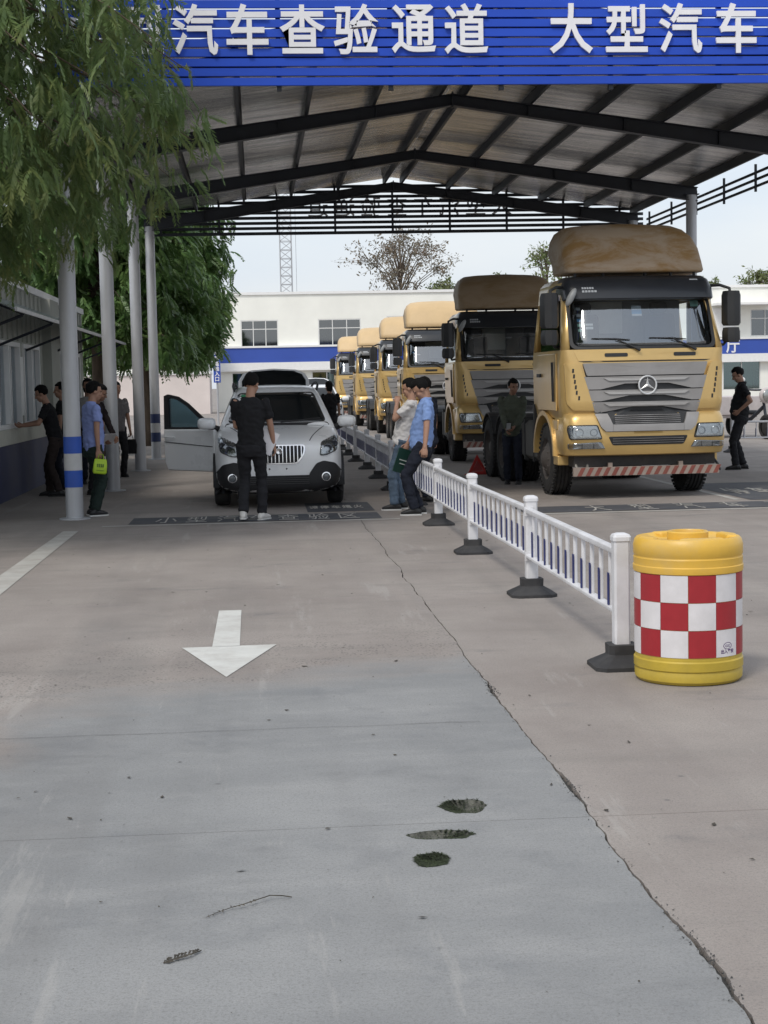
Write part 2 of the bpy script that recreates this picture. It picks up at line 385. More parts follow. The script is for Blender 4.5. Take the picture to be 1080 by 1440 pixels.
for k,(h,lab) in enumerate(HOLES):
    mb=MB(); bowl(mb,h,[.03,.022,.02][k])
    o=mb.build('pothole',soil,smooth=2); tag(o,lab,'pothole','potholes in the grey skimmed concrete')
    t=MB(); tufts(t,h,[900,900,1100][k],[-.026,-.018,-.012][k],[.011,.009,.010][k],k+3)
    tag(t.build('moss',moss,o,fix=False),kind='stuff')
# moss and grit caught in the joint
t=MB(); r_=random.Random(3)
for k in range(380):
    y=r_.choice([r_.gauss(4.4,.25),r_.gauss(6.25,.15),r_.gauss(8.4,.1),3.7+r_.random()*6]); 
    if y<3: continue
    x=1.222+noise.noise(Vector((y*1.3,4.2,0)))*.035+r_.gauss(0,.013); a=r_.random()*6; s=.003+r_.random()*.008
    t.add([(x,y,.001),(x+s*math.cos(a),y+s*math.sin(a),.003),(x+s*math.cos(a+1),y+s*math.sin(a+1),.006)],[(0,1,2)])
tag(t.build('joint_debris',dirt,fix=False),kind='stuff')
# scattered crumbs and leaf bits
litter=M('dry_leaf',(.06,.052,.04),.9,var=.5,scale=30)
t=MB()
for k in range(330):
    y=3.6+r_.random()**1.6*14; x=-2.6+r_.random()*6.2; s=.004+r_.random()**3*.022; a=r_.random()*6
    t.add([(x+s*math.cos(a+q)*rr,y+s*math.sin(a+q)*rr,.002+(.006*r_.random() if q else .004)) for q,rr in ((0,1),(1.4,.5),(3.1,1),(4.6,.45))],[(0,1,2,3)])
tag(t.build('leaf_litter',litter,fix=False),kind='stuff')
def frond_pts(L,curve):  # flat 2-d helper
    return [(math.cos(curve*i/8)*L*i/8,math.sin(curve*i/8)*L*i/8*.6) for i in range(9)]
tw=MB(); P=[(.07,5.06,.004),(.04,5.06,.010),(0,5.05,.016),(-.04,5.02,.014),(-.08,4.99,.012),(-.13,4.965,.008),(-.17,4.93,.006),(-.2,4.9,.004)]
tw.tube(P,[.002,.002,.0018,.0016,.0014,.0012,.001,.0008],5)
for k in range(26):
    i=2+r_.random()*5; a=Vector(P[int(i)]).lerp(Vector(P[min(7,int(i)+1)]),i%1); s=.007+.010*r_.random(); an=r_.random()*6
    tw.add([a,a+Vector((math.cos(an)*s,math.sin(an)*s*1.3,.0)),a+Vector((math.cos(an+.5)*s*.6,math.sin(an+.5)*s*.9,.003))],[(0,1,2)])
tag(tw.build('twig',litter),'long thin dry twig with curled bits lying on grey concrete','twig')
lf=MB(); P=[(-.31,4.52,.003),(-.27,4.545,.008),(-.23,4.565,.010),(-.205,4.60,.006)]; lf.tube(P,.002,5)
for k in range(40):
    i=r_.random()*2.6; a=Vector(P[int(i)]).lerp(Vector(P[int(i)+1]),i%1); s=.014+.010*r_.random(); sg=r_.choice((-1,1)); an=.55+sg*(.5+.3*r_.random())
    lf.add([a,a+Vector((math.cos(an)*s,math.sin(an)*s*1.4,.001)),a+Vector((math.cos(an+.35)*s*.8,math.sin(an+.35)*s*1.1,.004))],[(0,1,2)])
tag(lf.build('dead_leaf',litter),'small dark withered leaf spray on concrete nearer than the twig','leaf')
# ------------------------------------------------------------------ painted markings (thin sheets)
def worn(name,col,under,amt,scale=9,stretch=(1,1,1)):
    m=M(name,col,.75,var=.08,scale=3,dirt=amt,dirtcol=under); return m
paint_w=M('road_paint_white',(.56,.56,.53),.75,var=.08,scale=5,dirt=.65,dirtcol=(.33,.30,.27),bump=.1)
paint_f=M('road_paint_faded',(.42,.41,.38),.8,var=.12,scale=5,dirt=.8,dirtcol=(.30,.265,.235))
paint_d=M('road_paint_dark',(.052,.056,.066),.75,var=.25,scale=3,dirt=.5,dirtcol=(.16,.15,.145))
def sheet(name,polys,mat,z):
    mb=MB()
    for p in polys: mb.add([(*q,z) for q in p],[tuple(range(len(p)))])
    return tag(mb.build(name,mat,fix=False),kind='structure')
sheet('road_arrow',[[(-.325,10.13),(-.32,11.78),(-.155,11.78),(-.15,10.13)],[(-.515,10.13),(.085,10.15),(-.215,9.05)][::-1]],paint_w,.004)
sheet('lane_line',[[(-2.36,12.2),(-2.12,12.2),(-2.12,18.85),(-2.30,18.85)]],paint_f,.004)
sheet('road_markings_dark',[[(-1.6,19.55),(1.5,19.55),(1.5,20.5),(-1.6,20.5)],[(.62,20.75),(1.5,20.75),(1.5,22.3),(.62,22.3)],
      [(3.3,19.7),(9.6,19.7),(9.6,20.65),(3.3,20.65)],[(6.55,20.9),(8.8,20.9),(8.8,24.4),(6.55,24.4)]],paint_d,.004)
sheet('road_markings_line',[[(-1.9,19.33),(1.7,19.33),(1.7,19.45),(-1.9,19.45)],[(3.2,19.48),(9.8,19.48),(9.8,19.6),(3.2,19.6)],[(6.35,21),(6.45,21),(6.45,28),(6.35,28)]],paint_f,.004)
rm=thing('road_lettering',None,None,kind='structure')
for body,x0,x1,yc,sz in (('小型汽车查验区',-1.35,1.3,20.03,.9),('大型汽车查验区',4.0,8.2,20.18,.9)):
    for k,ch in enumerate(body):
        o=text_obj('letter',ch,.46,.0004,paint_f,rm,(x0+(x1-x0)*(k+.5)/len(body),yc,.0082),(0,0,0),-.002,(.62,sz/.46,1))
for k in range(5):
    for body,x,y,s in (('请停车熄火',.72+k*.15,21.5-.0*k,.13),('停车拉手刹',6.85+k*.38,22.6,.3)):
        text_obj('letter',body[k],s,.0004,paint_f,rm,(x,y,.0082),(0,0,0),.003,(1,4.2,1))
# ------------------------------------------------------------------ inspection canopy
steel=M('dark_steel',(.020,.024,.033),.5,var=.2,scale=3)
galv=M('galvanised',(.47,.48,.50),.42,metal=.3,var=.14,scale=2.5,stretch=(1,1,.25),dirt=.35,dirtcol=(.22,.22,.22))
blue=M('fascia_blue',(.020,.075,.50),.5,var=.12,scale=1.2,stretch=(.3,1,1),dirt=.2,dirtcol=(.035,.10,.42),spec=.25)
letw=M('letter_white',(.80,.80,.83),.5,var=.04,scale=4)
bandb=M('band_blue',(.022,.085,.42),.5,var=.08); bandd=M('band_navy',(.02,.035,.11),.5,var=.08); bandw=M('band_silver',(.50,.50,.50),.5,var=.08)
m,n,b=nodes('roof_foil'); L=n.links.new
tc=n.nodes.new('ShaderNodeNewGeometry'); mp=n.nodes.new('ShaderNodeMapping'); mp.inputs['Scale'].default_value=(.5,4.2,1); L(tc.outputs['Position'],mp.inputs[0])
nz=n.nodes.new('ShaderNodeTexNoise'); nz.inputs['Scale'].default_value=1.1; nz.inputs['Detail'].default_value=8; nz.inputs['Roughness'].default_value=.68; L(mp.outputs[0],nz.inputs[0])
cr=n.nodes.new('ShaderNodeValToRGB'); e=cr.color_ramp.elements; e[0].position=.36; e[0].color=(.40,.41,.43,1); e[1].position=.58; e[1].color=(.98,.96,.92,1)  # light and dark streaks in the base colour stand in for reflections
L(nz.outputs[0],cr.inputs[0]); L(cr.outputs[0],b.inputs['Base Color']); b.inputs['Metallic'].default_value=.82; b.inputs['Roughness'].default_value=.24
bp=n.nodes.new('ShaderNodeBump'); bp.inputs['Strength'].default_value=.45; bp.inputs['Distance'].default_value=.05; L(nz.outputs[0],bp.inputs['Height']); L(bp.outputs[0],b.inputs['Normal']); foil=m
can=thing('inspection_canopy','large steel inspection canopy with blue slatted sign fascia and white lettering','canopy',(3.28,20.66,0))
CX=3.28; HW=5.64; ROWS=[0,5.55,11.72,16.8]   # local: ridge at x 0, front row at y 0
def ztop(x): return 6.30-(6.30-5.52)*abs(x)/HW
colm=MB(); colm.lathe([(.112,0),(.108,5.35)],28); colm.lathe([(.2,0),(.2,.015),(.16,.02)],20)
c0=None
for s in (-1,1):
    for k,y in enumerate(ROWS):
        if c0 is None: c0=colm.build('column',galv,can,smooth=True); c=c0
        else: c=dup(c0,(0,0,0),0,can)
        c.location=(s*HW,y,0)
        if k in (0,3) and s<0 or s>0:
            for i,z in enumerate((.95,.735,.52)):
                bm_=MB(); h=.108; bm_.lathe([(.1145,z-h),(.1145,z+h)],28,close=False); bm_.build('band',[bandb if k==0 else bandd,bandw][i%2],c,smooth=True)
st=MB(); st.box((.112,-.02,1.62),(.004,.07,.09)); 
for y in ROWS:
    t=MB()
    for s in (-1,1):
        def zz(x): return ztop(x)
        d0,d1=.17,.27
        t.prism([(0,zz(0)),(s*(HW+.12),zz(HW+.12)),(s*(HW+.12),zz(HW+.12)-d1),(0,zz(0)-d0)],y-.004,y+.004,'y')
        for off in (0,1):
            P=[(0,zz(0)-off*d0),(s*(HW+.12),zz(HW+.12)-off*d1)]
            t.prism([P[0],P[1],(P[1][0],P[1][1]-.014),(P[0][0],P[0][1]-.014)],y-.085,y+.085,'y')
        for q in (.22,.5,.78):
            x=s*q*HW; dd=d0+(d1-d0)*q; t.box((x,y,zz(x)-dd/2),(.01,.15,dd*.96))
    t.box((0,y,ztop(0)-.09),(.02,.18,.24)); 
    for s in (-1,1): t.box((s*HW,y,5.36),(.28,.22,.02))
    t.build('truss_beam',steel,can)
PX=[.2,1.28,2.37,3.46,4.55,5.66]
purl=MB(); purl.box((0,(ROWS[-1])/2+.05,0),(.05,ROWS[-1]+.5,.15)); purl.box((.03,(ROWS[-1])/2+.05,.07),(.06,ROWS[-1]+.5,.008)); p0=None
for s in (-1,1):
    for x in PX:
        if p0 is None: p0=purl.build('purlin',steel,can); o=p0
        else: o=dup(p0,(0,0,0),0,can)
        o.location=(s*x,0,ztop(x)+.078)
YB=[-.22]+ROWS[1:3]+[ROWS[3]+.4]
for s in (-1,1):
    for i in range(3):
        for a,b_ in zip([0.0]+PX[1:-1],PX[1:-1]+[5.92]):
            t=MB(); g=.004; xs=np.linspace(a+g,b_-g,7); y0,y1=YB[i]+g,YB[i+1]-g
            v=[];f=[]
            for x in xs:
                z=ztop(x)+.162; v+=[(s*x,y0,z),(s*x,y1,z),(s*x,y0,z+.045),(s*x,y1,z+.045)]
            for q in range(6): f+=[(4*q,4*q+1,4*q+5,4*q+4),(4*q+2,4*q+6,4*q+7,4*q+3)]
            f+=[(0,2,3,1),(24,25,27,26)]+[(4*q,4*q+4,4*q+6,4*q+2) for q in range(6)]+[(4*q+1,4*q+3,4*q+7,4*q+5) for q in range(6)]
            t.add(v,f); t.build('roof_panel',foil,can)
# front sign fascia: blue slats on dark posts, letters of their own
FY=-.33
fas=MB()
for x in np.arange(-5.7,6.1,1.4): fas.box((x,FY+.07,6.0),(.06,.06,1.36))
fas.box((0,FY+.06,5.44),(11.6,.06,.05)); FA=fas.build('fascia_frame',steel,can)
sl0=None; zs=5.425+np.arange(12)*.1185
for z in zs:
    if sl0 is None:
        t=MB(); t.prism([(FY-.012,-.047),(FY+.0,-.05),(FY+.028,-.05),(FY+.028,.05),(FY+0,.05),(FY-.012,.047)],-5.75,6.3,'x'); sl0=t.build('slat',blue,FA); o=sl0
    else: o=dup(sl0,(0,0,0),0,FA)
    o.location=(0,0,z)
for k,x in enumerate([x-.16 for x in (-5.1,-4.42,-3.76,-3.12,-2.44,-1.77,-1.05,-.39,.94,1.65,2.34,3.06,3.75,4.43,5.1)]):
    ch='小型汽车查验通道大型汽车查验通'[k]
    text_obj('letter',ch,.645,.02,letw,FA,(x,FY-.035,6.055),(PI/2,0,0),.011,(.88,1,1))
# rear sign fascia seen from behind
RY=ROWS[3]+.42
fas=MB(); fas.box((0,RY-.07,5.18),(11.2,.06,.05)); FB=fas.build('rear_fascia_frame',steel,can)
for x in np.arange(-5.4,5.5,1.35):
    t=MB(); t.box((x,RY-.07,5.78),(.05,.055,1.14)); t.build('fascia_post',steel,FB)
rsl=sl0.data.copy(); rsl.materials[0]=steel
for z in 5.2+np.arange(10)*.1185:
    o=dup(sl0,(0,RY-FY,z),0,FB); o.scale=(.95,1,.7); o.data=rsl
for k,ch in enumerate('大型汽车查验通道'):
    text_obj('letter',ch,.5,.02,letw,FB,(2.6-k*.62,RY+.04,5.8),(PI/2,0,PI),.004)
# side eave rails
for s in (-1,1):
    for k in range(3):
        t=MB(); t.box((s*6.0,8.3,5.14+k*.125),(.03,17.2,.045)); t.build('eave_slat',steel,can)
    for y in np.arange(.5,17,2.0):
        t=MB(); t.box((s*5.96,y,5.28),(.04,.04,.5)); t.build('eave_post',steel,can)
# ------------------------------------------------------------------ sky-line buildings
cream=M('cream_render',(.86,.86,.80),.85,var=.05,scale=.5,dirt=.18,dirtcol=(.72,.71,.65))
white_tr=M('white_trim',(.80,.80,.79),.7,var=.04)
bband=M('shop_band_blue',(.035,.085,.40),.5,var=.08,scale=.4)
wframe=M('window_frame_white',(.72,.72,.70),.5,var=.05)
darkin=M('dark_interior',(.025,.028,.03),.9)
greenin=M('green_interior',(.10,.20,.16),.7,var=.3,scale=.8)
gl_d=glass('glass_far',(.25,.28,.28),.9); gl_g=glass('glass_green',(.45,.66,.56),.5)
curt=M('pale_blind',(.50,.50,.47),.9,var=.1,scale=1)
BY=105
bd=thing('office_building','long cream two storey office block with blue band behind the yellow trucks','building',(0,BY,0))
mb=MB()
UP=[(-.94,1.5,4.18,5.93),(4.1,6.9,4.18,5.93),(8.6,11.6,4.25,6.05),(13.6,16.6,4.25,6.05),(18.6,21.6,4.25,6.05),(23.6,26.6,4.25,6.05),(32.9,35.9,4.3,6.1),(38,41,4.3,6.1)]
LO=[(.9,2.9,.5,2.55),(3.6,5.6,.5,2.55),(6.3,8.6,.5,2.55),(9.3,11.6,.5,2.55),(12.5,15.2,.5,2.55),(16.2,19,.5,2.55),(20,23,.5,2.55),(24,27,.5,2.55),(31.0,33.6,.75,2.75),(34.6,37.4,.75,2.75),(-1.6,.2,.0,2.55)]
xs=sorted({-2.55,46.0}|{q for w_ in UP+LO for q in w_[:2]}); zs=sorted({0,7.55}|{q for w_ in UP+LO for q in w_[2:]})
for i in range(len(xs)-1):
    for j in range(len(zs)-1):
        cx,cz=(xs[i]+xs[i+1])/2,(zs[j]+zs[j+1])/2
        if any(a<cx<b_ and c<cz<d for a,b_,c,d in UP+LO): continue
        mb.box((cx,.15,cz),(xs[i+1]-xs[i],.3,zs[j+1]-zs[j]))
mb.b2((-2.55,.3,0),(-2.25,9,7.55)); mb.b2((45.7,.3,0),(46,9,7.55)); mb.b2((-2.55,9,0),(46,9.3,7.55))
mb.build('wall',cream,bd)
t=MB(); t.b2((-2.6,-.1,7.552),(46.1,9.4,7.72)); t.build('roof',white_tr,bd)
t=MB(); t.b2((-2.25,.35,3.3),(45.7,8.9,3.5)); t.build('floor_slab',darkin,bd)
t=MB(); t.b2((-2.3,-.35,3.17),(46,-.003,4.12)); sg=t.build('fascia_band',bband,bd)
t=MB(); t.b2((-2.35,-.42,4.124),(46,-.003,4.25)); t.b2((-2.35,-.42,2.62),(46,-.003,2.72)); t.b2((-2.35,-.40,2.724),(46,-.003,3.166)); t.build('trim',white_tr,bd)
text_obj('letter','厅',.95,.02,letw,sg,(31.6,-.375,3.66),(PI/2,0,0),.02)
for kk,(a,b_,c,d) in enumerate(UP+LO):
    up=kk<len(UP); t=MB(); fw=.07
    for z in (c+fw/2,d-fw/2): t.box(((a+b_)/2,.06,z),(b_-a,.1,fw))
    for x in (a+fw/2,b_-fw/2): t.box((x,.06,(c+d)/2),(fw,.1,d-c-2*fw))
    nm=3 if up else 2
    for q in range(1,nm): t.box((a+(b_-a)*q/nm,.06,(c+d)/2),(.05,.08,d-c-2*fw))
    if up: t.box(((a+b_)/2,.055,c+(d-c)*.66),(b_-a-2*fw,.06,.05))
    wo=t.build('window',wframe,bd)
    t=MB(); t.box(((a+b_)/2,.09,(c+d)/2),(b_-a-.1,.012,d-c-.1)); t.build('pane',gl_d if up else gl_g,wo)
    t=MB(); t.b2((a,1.6,c-.1),(b_,1.7,d+.1)); t.build('room_back',darkin if up else greenin,wo)
    if up:
        t=MB(); t.b2((a+.1,.35,c+.05),(a+(b_-a)*(.3+.3*((kk*37)%10)/10),.38,d-.35-.5*((kk*13)%3)/3)); t.build('blind',curt,wo)
t=MB(); t.b2((30.2,-1.6,6.35),(34.2,-.003,6.5)); t.b2((30.2,-.12,4.3),(31.9,-.003,6.2)); t.build('porch_roof',white_tr,bd)
# lower annex and compound wall at the left end
an=thing('annex_building','low pale pink annex with small windows left of the blue entrance sign','building',(-7.2,100,0))
pink=M('pink_render',(.66,.59,.56),.85,var=.07,scale=.8)
t=MB(); t.b2((-6,0,0),(4.3,5,2.45)); t.build('wall',pink,an); t=MB(); t.b2((-6.1,-.1,2.453),(4.35,5.1,2.6)); t.build('roof',white_tr,an)
up_=MB(); up_.b2((-6,1.2,2.61),(4.2,5,6.4)); up_.build('upper_wall',cream,an)
for x in (-4.4,-1.2,1.2,3):
    t=MB(); t.b2((x-.5,1.16,3.2),(x+.5,1.197,5.2)); q=t.build('window',wframe,an); t=MB(); t.b2((x-.42,1.13,3.28),(x-.03,1.155,5.12)); t.b2((x+.03,1.13,3.28),(x+.42,1.155,5.12)); t.build('pane',gl_d,q)
# blue vertical entrance sign on its pole
sn=thing('entrance_sign','tall narrow blue sign with white characters on a pole by the cream block','sign',(-1.55,64,0))
t=MB(); t.tube([(0,.05,0),(0,.05,3.2)],.04,10); t.build('pole',galv,sn)
t=MB(); t.box((0,0,2.57),(.28,.05,1.5)); pn=t.build('sign_panel',bband,sn,bevel=.01)
for k,ch in enumerate('机动车查验入口'): text_obj('letter',ch,.2,.004,letw,pn,(0,-.032,3.2-k*.207),(PI/2,0,0),.006)
# lattice tower
tow=thing('lattice_tower','slim grey steel lattice mast rising behind the cream office block','tower',(2.85,142,0))
s_=.5; leg=MB(); leg.tube([(0,0,0),(0,0,30)],.05,6)
for a in range(4):
    x,y=(-s_,s_)[a%2],(-s_,s_)[a//2]; o=leg.build('leg',galv,tow) if a==0 else dup(l0,(0,0,0),0,tow); l0=o if a==0 else l0; o.location=(x,y,0)
t=MB(); z=0; k=0
while z<29.5:
    for (a,b_) in (((-s_,-s_),(s_,-s_)),((s_,-s_),(s_,s_)),((s_,s_),(-s_,s_)),((-s_,s_),(-s_,-s_))):
        t.tube([(*a,z),(*b_,z+.75)] if k%2 else [(*b_,z),(*a,z+.75)],.025,4); t.tube([(*a,z+.75),(*b_,z+.75)],.025,4)
    z+=.75; k+=1
t.build('bracing',galv,tow)
t=MB(); t.tube([(-.5,0,9.3),(-1.9,0,7.5)],.03,5); t.tube([(.9,0,0),(.9,.2,30)],.02,5); t.build('cable',galv,tow)
# ------------------------------------------------------------------ service hall on the left
wallm=M('hall_wall',(.40,.41,.37),.85,var=.1,scale=1.5,dirt=.3,dirtcol=(.27,.28,.25))
dado=M('dado_navy',(.022,.030,.085),.6,var=.2,scale=2)
sillm=M('sill_cream',(.55,.55,.48),.8,var=.08)
hb=thing('service_hall','single storey service hall with navy dado and service windows behind the columns','building',(-3.82,0,0))
WN=[(21.4,23.4),(24.0,26.35),(26.75,28.7),(31.3,33.0),(33.4,35.2)]
t=MB(); ys=[20.3]+[q for w_ in WN for q in w_]+[36.0]
for i in range(len(ys)-1):
    if i%2==0: t.b2((-.25,ys[i],1.07),(0,ys[i+1],2.42))
t.b2((-.25,20.3,2.42),(0,36,3.3)); t.b2((-6,20.3,0),(-.25,20.55,3.3)); t.b2((-6,35.75,0),(-.25,36,3.3)); t.build('wall',wallm,hb)
t=MB(); t.b2((-.24,20.3,0),(.03,36,.83)); t.build('dado',dado,hb)
t=MB(); t.b2((-.24,20.28,.832),(.06,36.02,1.068)); t.build('sill',sillm,hb,bevel=.01)
t=MB(); t.b2((-6.2,20.2,3.303),(.04,36.1,3.42)); t.build('roof',white_tr,hb)
t=MB(); t.b2((-2.4,20.6,0),(-2.3,35.7,3.3)); t.build('room_back',M('hall_inside',(.30,.30,.27),.9,var=.5,scale=.7),hb)
rib=MB(); rib.b2((.001,0,2.45),(.03,.06,3.28)); r0=None
for k in range(30):
    o=rib.build('rib',wallm,hb) if r0 is None else dup(r0,(0,0,0),0,hb); r0=r0 or o; o.location=(0,20.5+k*.52,0)
t=MB(); t.b2((.001,29.3,1.07),(.16,30.5,3.28)); t.build('pilaster',wallm,hb)
for a,b_ in WN:
    t=MB(); fw=.07
    for z in (1.07+fw/2,2.42-fw/2): t.box((-.03,(a+b_)/2,z),(.12,b_-a,fw))
    for y in (a+fw/2,b_-fw/2,(a+b_)/2-.03): t.box((-.03,y,1.745),(.12,fw,1.35-2*fw))
    t.box((-.03,(a+b_)/2+.35,1.745),(.06,.05,1.2)); wo=t.build('window',white_tr,hb)
    t=MB(); t.b2((-.06,a+.05,1.1),(-.05,b_-.05,2.4)); t.build('pane',glass('glass_hall',(.62,.68,.68),.6),wo)
t=MB(); t.b2((.002,26.42,1.25),(.02,26.68,2.2)); t.build('notice',white_tr,hb)
t=MB(); t.b2((.005,19.9,2.78),(.86,36.6,2.80)); 
aw=thing('glass_awning','long glass awning on dark brackets over the service windows','awning',(-3.82,0,0))
t=MB(); t.add([(.04,20.4,3.02),(.84,20.4,2.66),(.84,37,2.66),(.04,37,3.02),(.04,20.4,3.04),(.84,20.4,2.68),(.84,37,2.68),(.04,37,3.04)],[(0,1,2,3),(4,7,6,5),(0,4,5,1),(1,5,6,2),(2,6,7,3),(3,7,4,0)])
t.build('glass_sheet',glass('glass_awning_m',(.42,.48,.5),.9,.12),aw)
t=MB(); t.box((.86,28.7,2.67),(.03,16.7,.05)); t.build('edge_rail',galv,aw)
b0=None
for y in np.arange(21.2,37,3.0):
    if b0 is None:
        t=MB(); t.tube([(.0,0,2.32),(.82,0,2.63)],.022,6); t.tube([(.0,0,2.98),(.84,0,2.64)],.018,6); b0=t.build('bracket',steel,aw); o=b0
    else: o=dup(b0,(0,0,0),0,aw)
    o.location=(0,y,0)
# ------------------------------------------------------------------ trees
def leafmat(name,cols,trans=.35,scale=1.4):
    m,n,b=nodes(name); L=n.links.new
    tc=n.nodes.new('ShaderNodeTexCoord'); nz=n.nodes.new('ShaderNodeTexNoise'); nz.inputs['Scale'].default_value=scale; nz.inputs['Detail'].default_value=7; nz.inputs['Roughness'].default_value=.72
    L(tc.outputs['Object'],nz.inputs[0]); cr=n.nodes.new('ShaderNodeValToRGB'); e=cr.color_ramp.elements
    e[0].position=.34; e[0].color=(*cols[0],1); e[1].position=.70; e[1].color=(*cols[2],1); q=e.new(.5); q.color=(*cols[1],1)
    L(nz.outputs[0],cr.inputs[0]); L(cr.outputs[0],b.inputs['Base Color']); b.inputs['Roughness'].default_value=.42; b.inputs['Specular IOR Level'].default_value=.5
    tr=n.nodes.new('ShaderNodeBsdfTranslucent'); L(cr.outputs[0],tr.inputs[0]); ms=n.nodes.new('ShaderNodeMixShader'); ms.inputs[0].default_value=trans
    L(b.outputs[0],ms.inputs[1]); L(tr.outputs[0],ms.inputs[2]); L(ms.outputs[0],n.nodes['Material Output'].inputs[0]); return m
bark=M('bark',(.10,.075,.055),.95,var=.35,scale=9,stretch=(1,1,.25),bump=.8,bscale=18)
lf_near=leafmat('leaves_near',trans=.5,cols=((.095,.155,.058),(.150,.220,.078),(.30,.32,.11)))
lf_mid=leafmat('leaves_mid',((.065,.14,.042),(.115,.205,.062),(.19,.26,.08)))
lf_far=leafmat('leaves_far',((.10,.14,.05),(.16,.20,.07),(.24,.25,.11)),scale=.6)
lf_dry=leafmat('leaves_dry',((.14,.13,.10),(.19,.165,.12),(.26,.17,.12)),scale=.5)
def frond_variant(L,nl,ll,lw,droop,r):
    """pinnate spray along +x drooping to -z, leaflets both sides; returns (k,4,3)"""
    q=[]
    for i in range(nl):
        t=(i+.6)/nl; x=L*(t-.12*droop*t*t); z=-droop*L*.55*t*t; tang=np.array([1,0,-droop*1.1*t]); tang/=np.linalg.norm(tang)
        for s in (-1,1):
            ln=ll*(1-.55*abs(t-.45))*(.8+.4*r.random()); d=np.array([.62,s*.8,-.28-.5*r.random()])
            d=d/np.linalg.norm(d); d=d*.9+tang*.25; p=np.array([x,0,z]); e=p+d*ln; m_=(p+e)/2; wv=np.cross(d,[0,.35*s,1.]); wv=wv/np.linalg.norm(wv)*lw
            q.append([p,m_+wv,e,m_-wv])
    q.append([np.array([0,.004,0]),np.array([L*.88,0,-droop*L*.55]),np.array([L*.88,0,-droop*L*.55-.003]),np.array([0,-.004,0])])
    return np.array(q)
def make_tree(name,label,loc,h,rfun,zlo,nb,mat,seed,fl=.42,per=26,ll=.07,lw=.007,nl=11,keep=None,trunk_r=.16,group=None,sag=.5,lean=(0,0),cl=0,hang=.15):
    r=np.random.default_rng(seed); tr=thing(name,label,'tree',loc,group=group)
    t=MB(); t.tube([(lean[0]*k/8*(k/8),lean[1]*k/8,h*.95*k/8) for k in range(9)],[trunk_r*(1.25 if k==0 else 1-.85*k/8) for k in range(9)],12); t.build('trunk',bark,tr,smooth=2)
    limr=.02
    V=[frond_variant(fl*(.8+.4*r.random()),nl,ll,lw,.6+.8*r.random(),r) for _ in range(9)]
    quads=[]; lim=MB()
    for b_ in range(nb):
        u=(b_+r.random())/nb; z0=zlo+.35*h*0+(h*.97-zlo)*u; az=b_*2.399+r.normal()*.3; rm=rfun(z0)*(.72+.34*r.random())
        P=[]; z=z0-.1*rm
        for k in range(9):
            s=k/8; P.append(np.array([math.cos(az+.25*s*math.sin(b_))*rm*s,math.sin(az+.25*s*math.sin(b_))*rm*s,z0+rm*(.22*s-sag*s*s)]))
        if keep is None or all(keep(p+np.array(loc)) for p in P): lim.tube([tuple(p) for p in P],[.022*(1-.9*k/8)+.003 for k in range(9)],5)
        cls=[(.25+.8*r.random()**.7,r.normal(size=3)*np.array([.16,.16,.10])*rm*.55) for _ in range(max(1,cl))]
        for k in range(per):
            s=.22+.8*r.random()**.75
            if cl: s,co_=cls[k%cl]; s=min(1.05,s)
            i=min(7,int(s*8)); f_=s*8-i; p=P[i]*(1-f_)+P[min(8,i+1)]*f_
            p=p+(r.normal(size=3)*np.array([.10,.10,.07])*rm*.55+np.array([0,0,-abs(r.normal())*.06*rm]) if not cl else co_+r.normal(size=3)*np.array([.11,.11,.13]))
            if keep is not None and not keep(p+np.array(loc)): continue
            a=az+r.normal()*(.85 if not cl else 1.3); vv=V[r.integers(9)]; sc=.7+.6*r.random(); pt=r.normal()*.28+hang; rl=r.normal()*.5
            ca,sa=math.cos(a),math.sin(a); cp,sp=math.cos(pt),math.sin(pt); cr_,sr=math.cos(rl),math.sin(rl)
            Mx=np.array([[ca,-sa,0],[sa,ca,0],[0,0,1]])@np.array([[cp,0,sp],[0,1,0],[-sp,0,cp]])@np.array([[1,0,0],[0,cr_,-sr],[0,sr,cr_]])
            quads.append((vv*sc)@Mx.T+p)
    lim.build('limb',bark,tr,smooth=2)
    q=np.concatenate(quads); v=q.reshape(-1,3); f=np.arange(len(v)).reshape(-1,4); np_mesh('crown',v,f,mat,tr); return tr
def keep_canopy(p): return not (p[0]>-2.75 and p[1]>20.0 and p[2]>4.6) and not(p[0]<-3.0 and p[1]>20 and p[2]<3.1) and p[1]>14.2 and p[2]>float(np.interp(p[0],[-4.2,-3.1,-2.4,-1.6,-.7],[2.85,3.0,3.4,3.6,3.9]))+.25*noise.noise(Vector((p[0]*2.5,p[1]*2.5,1))) and p[0]+4.15<float(np.interp(p[2],[2.6,2.95,3.5,4.0,4.6,5.2,6,8],[2.5,2.85,3.4,3.9,3.75,3.5,3.25,2.95]))+.45*noise.noise(Vector((p[1]*1.6,p[2]*2.2,5)))
def r1(z):
    return float(np.interp(z,[2.6,3.2,4.1,5.2,6.6,8.5,10.5],[2.4,3.3,4.35,4.1,3.75,2.8,.7]))
make_tree('feathery_tree','big feathery drooping tree filling the upper left in front of the columns',(-4.15,17.4,-.05),10.5,r1,3.3,360,lf_near,11,fl=.26,per=74,cl=6,hang=.62,ll=.080,lw=.0105,nl=11,keep=keep_canopy,trunk_r=.2)
def r2(z): return float(np.interp(z,[1.5,2.5,4,6,8,9.5],[1.7,2.3,2.6,2.3,1.4,.4]))
def keep2(p): return not (p[0]>-2.75 and p[1]<37.9 and p[2]>4.6) and not(p[0]<-2.8 and p[1]<36.8) and p[2]>1.45+.3*noise.noise(Vector((p[0]*2,p[1]*2,3))) and not(p[1]<37.6) and p[0]<float(np.interp(p[2],[1.2,2.6,3.8,5,7],[-2.2,-1.35,-.9,-.45,-.6]))+.4*noise.noise(Vector((p[1]*1.5,p[2]*2,7)))
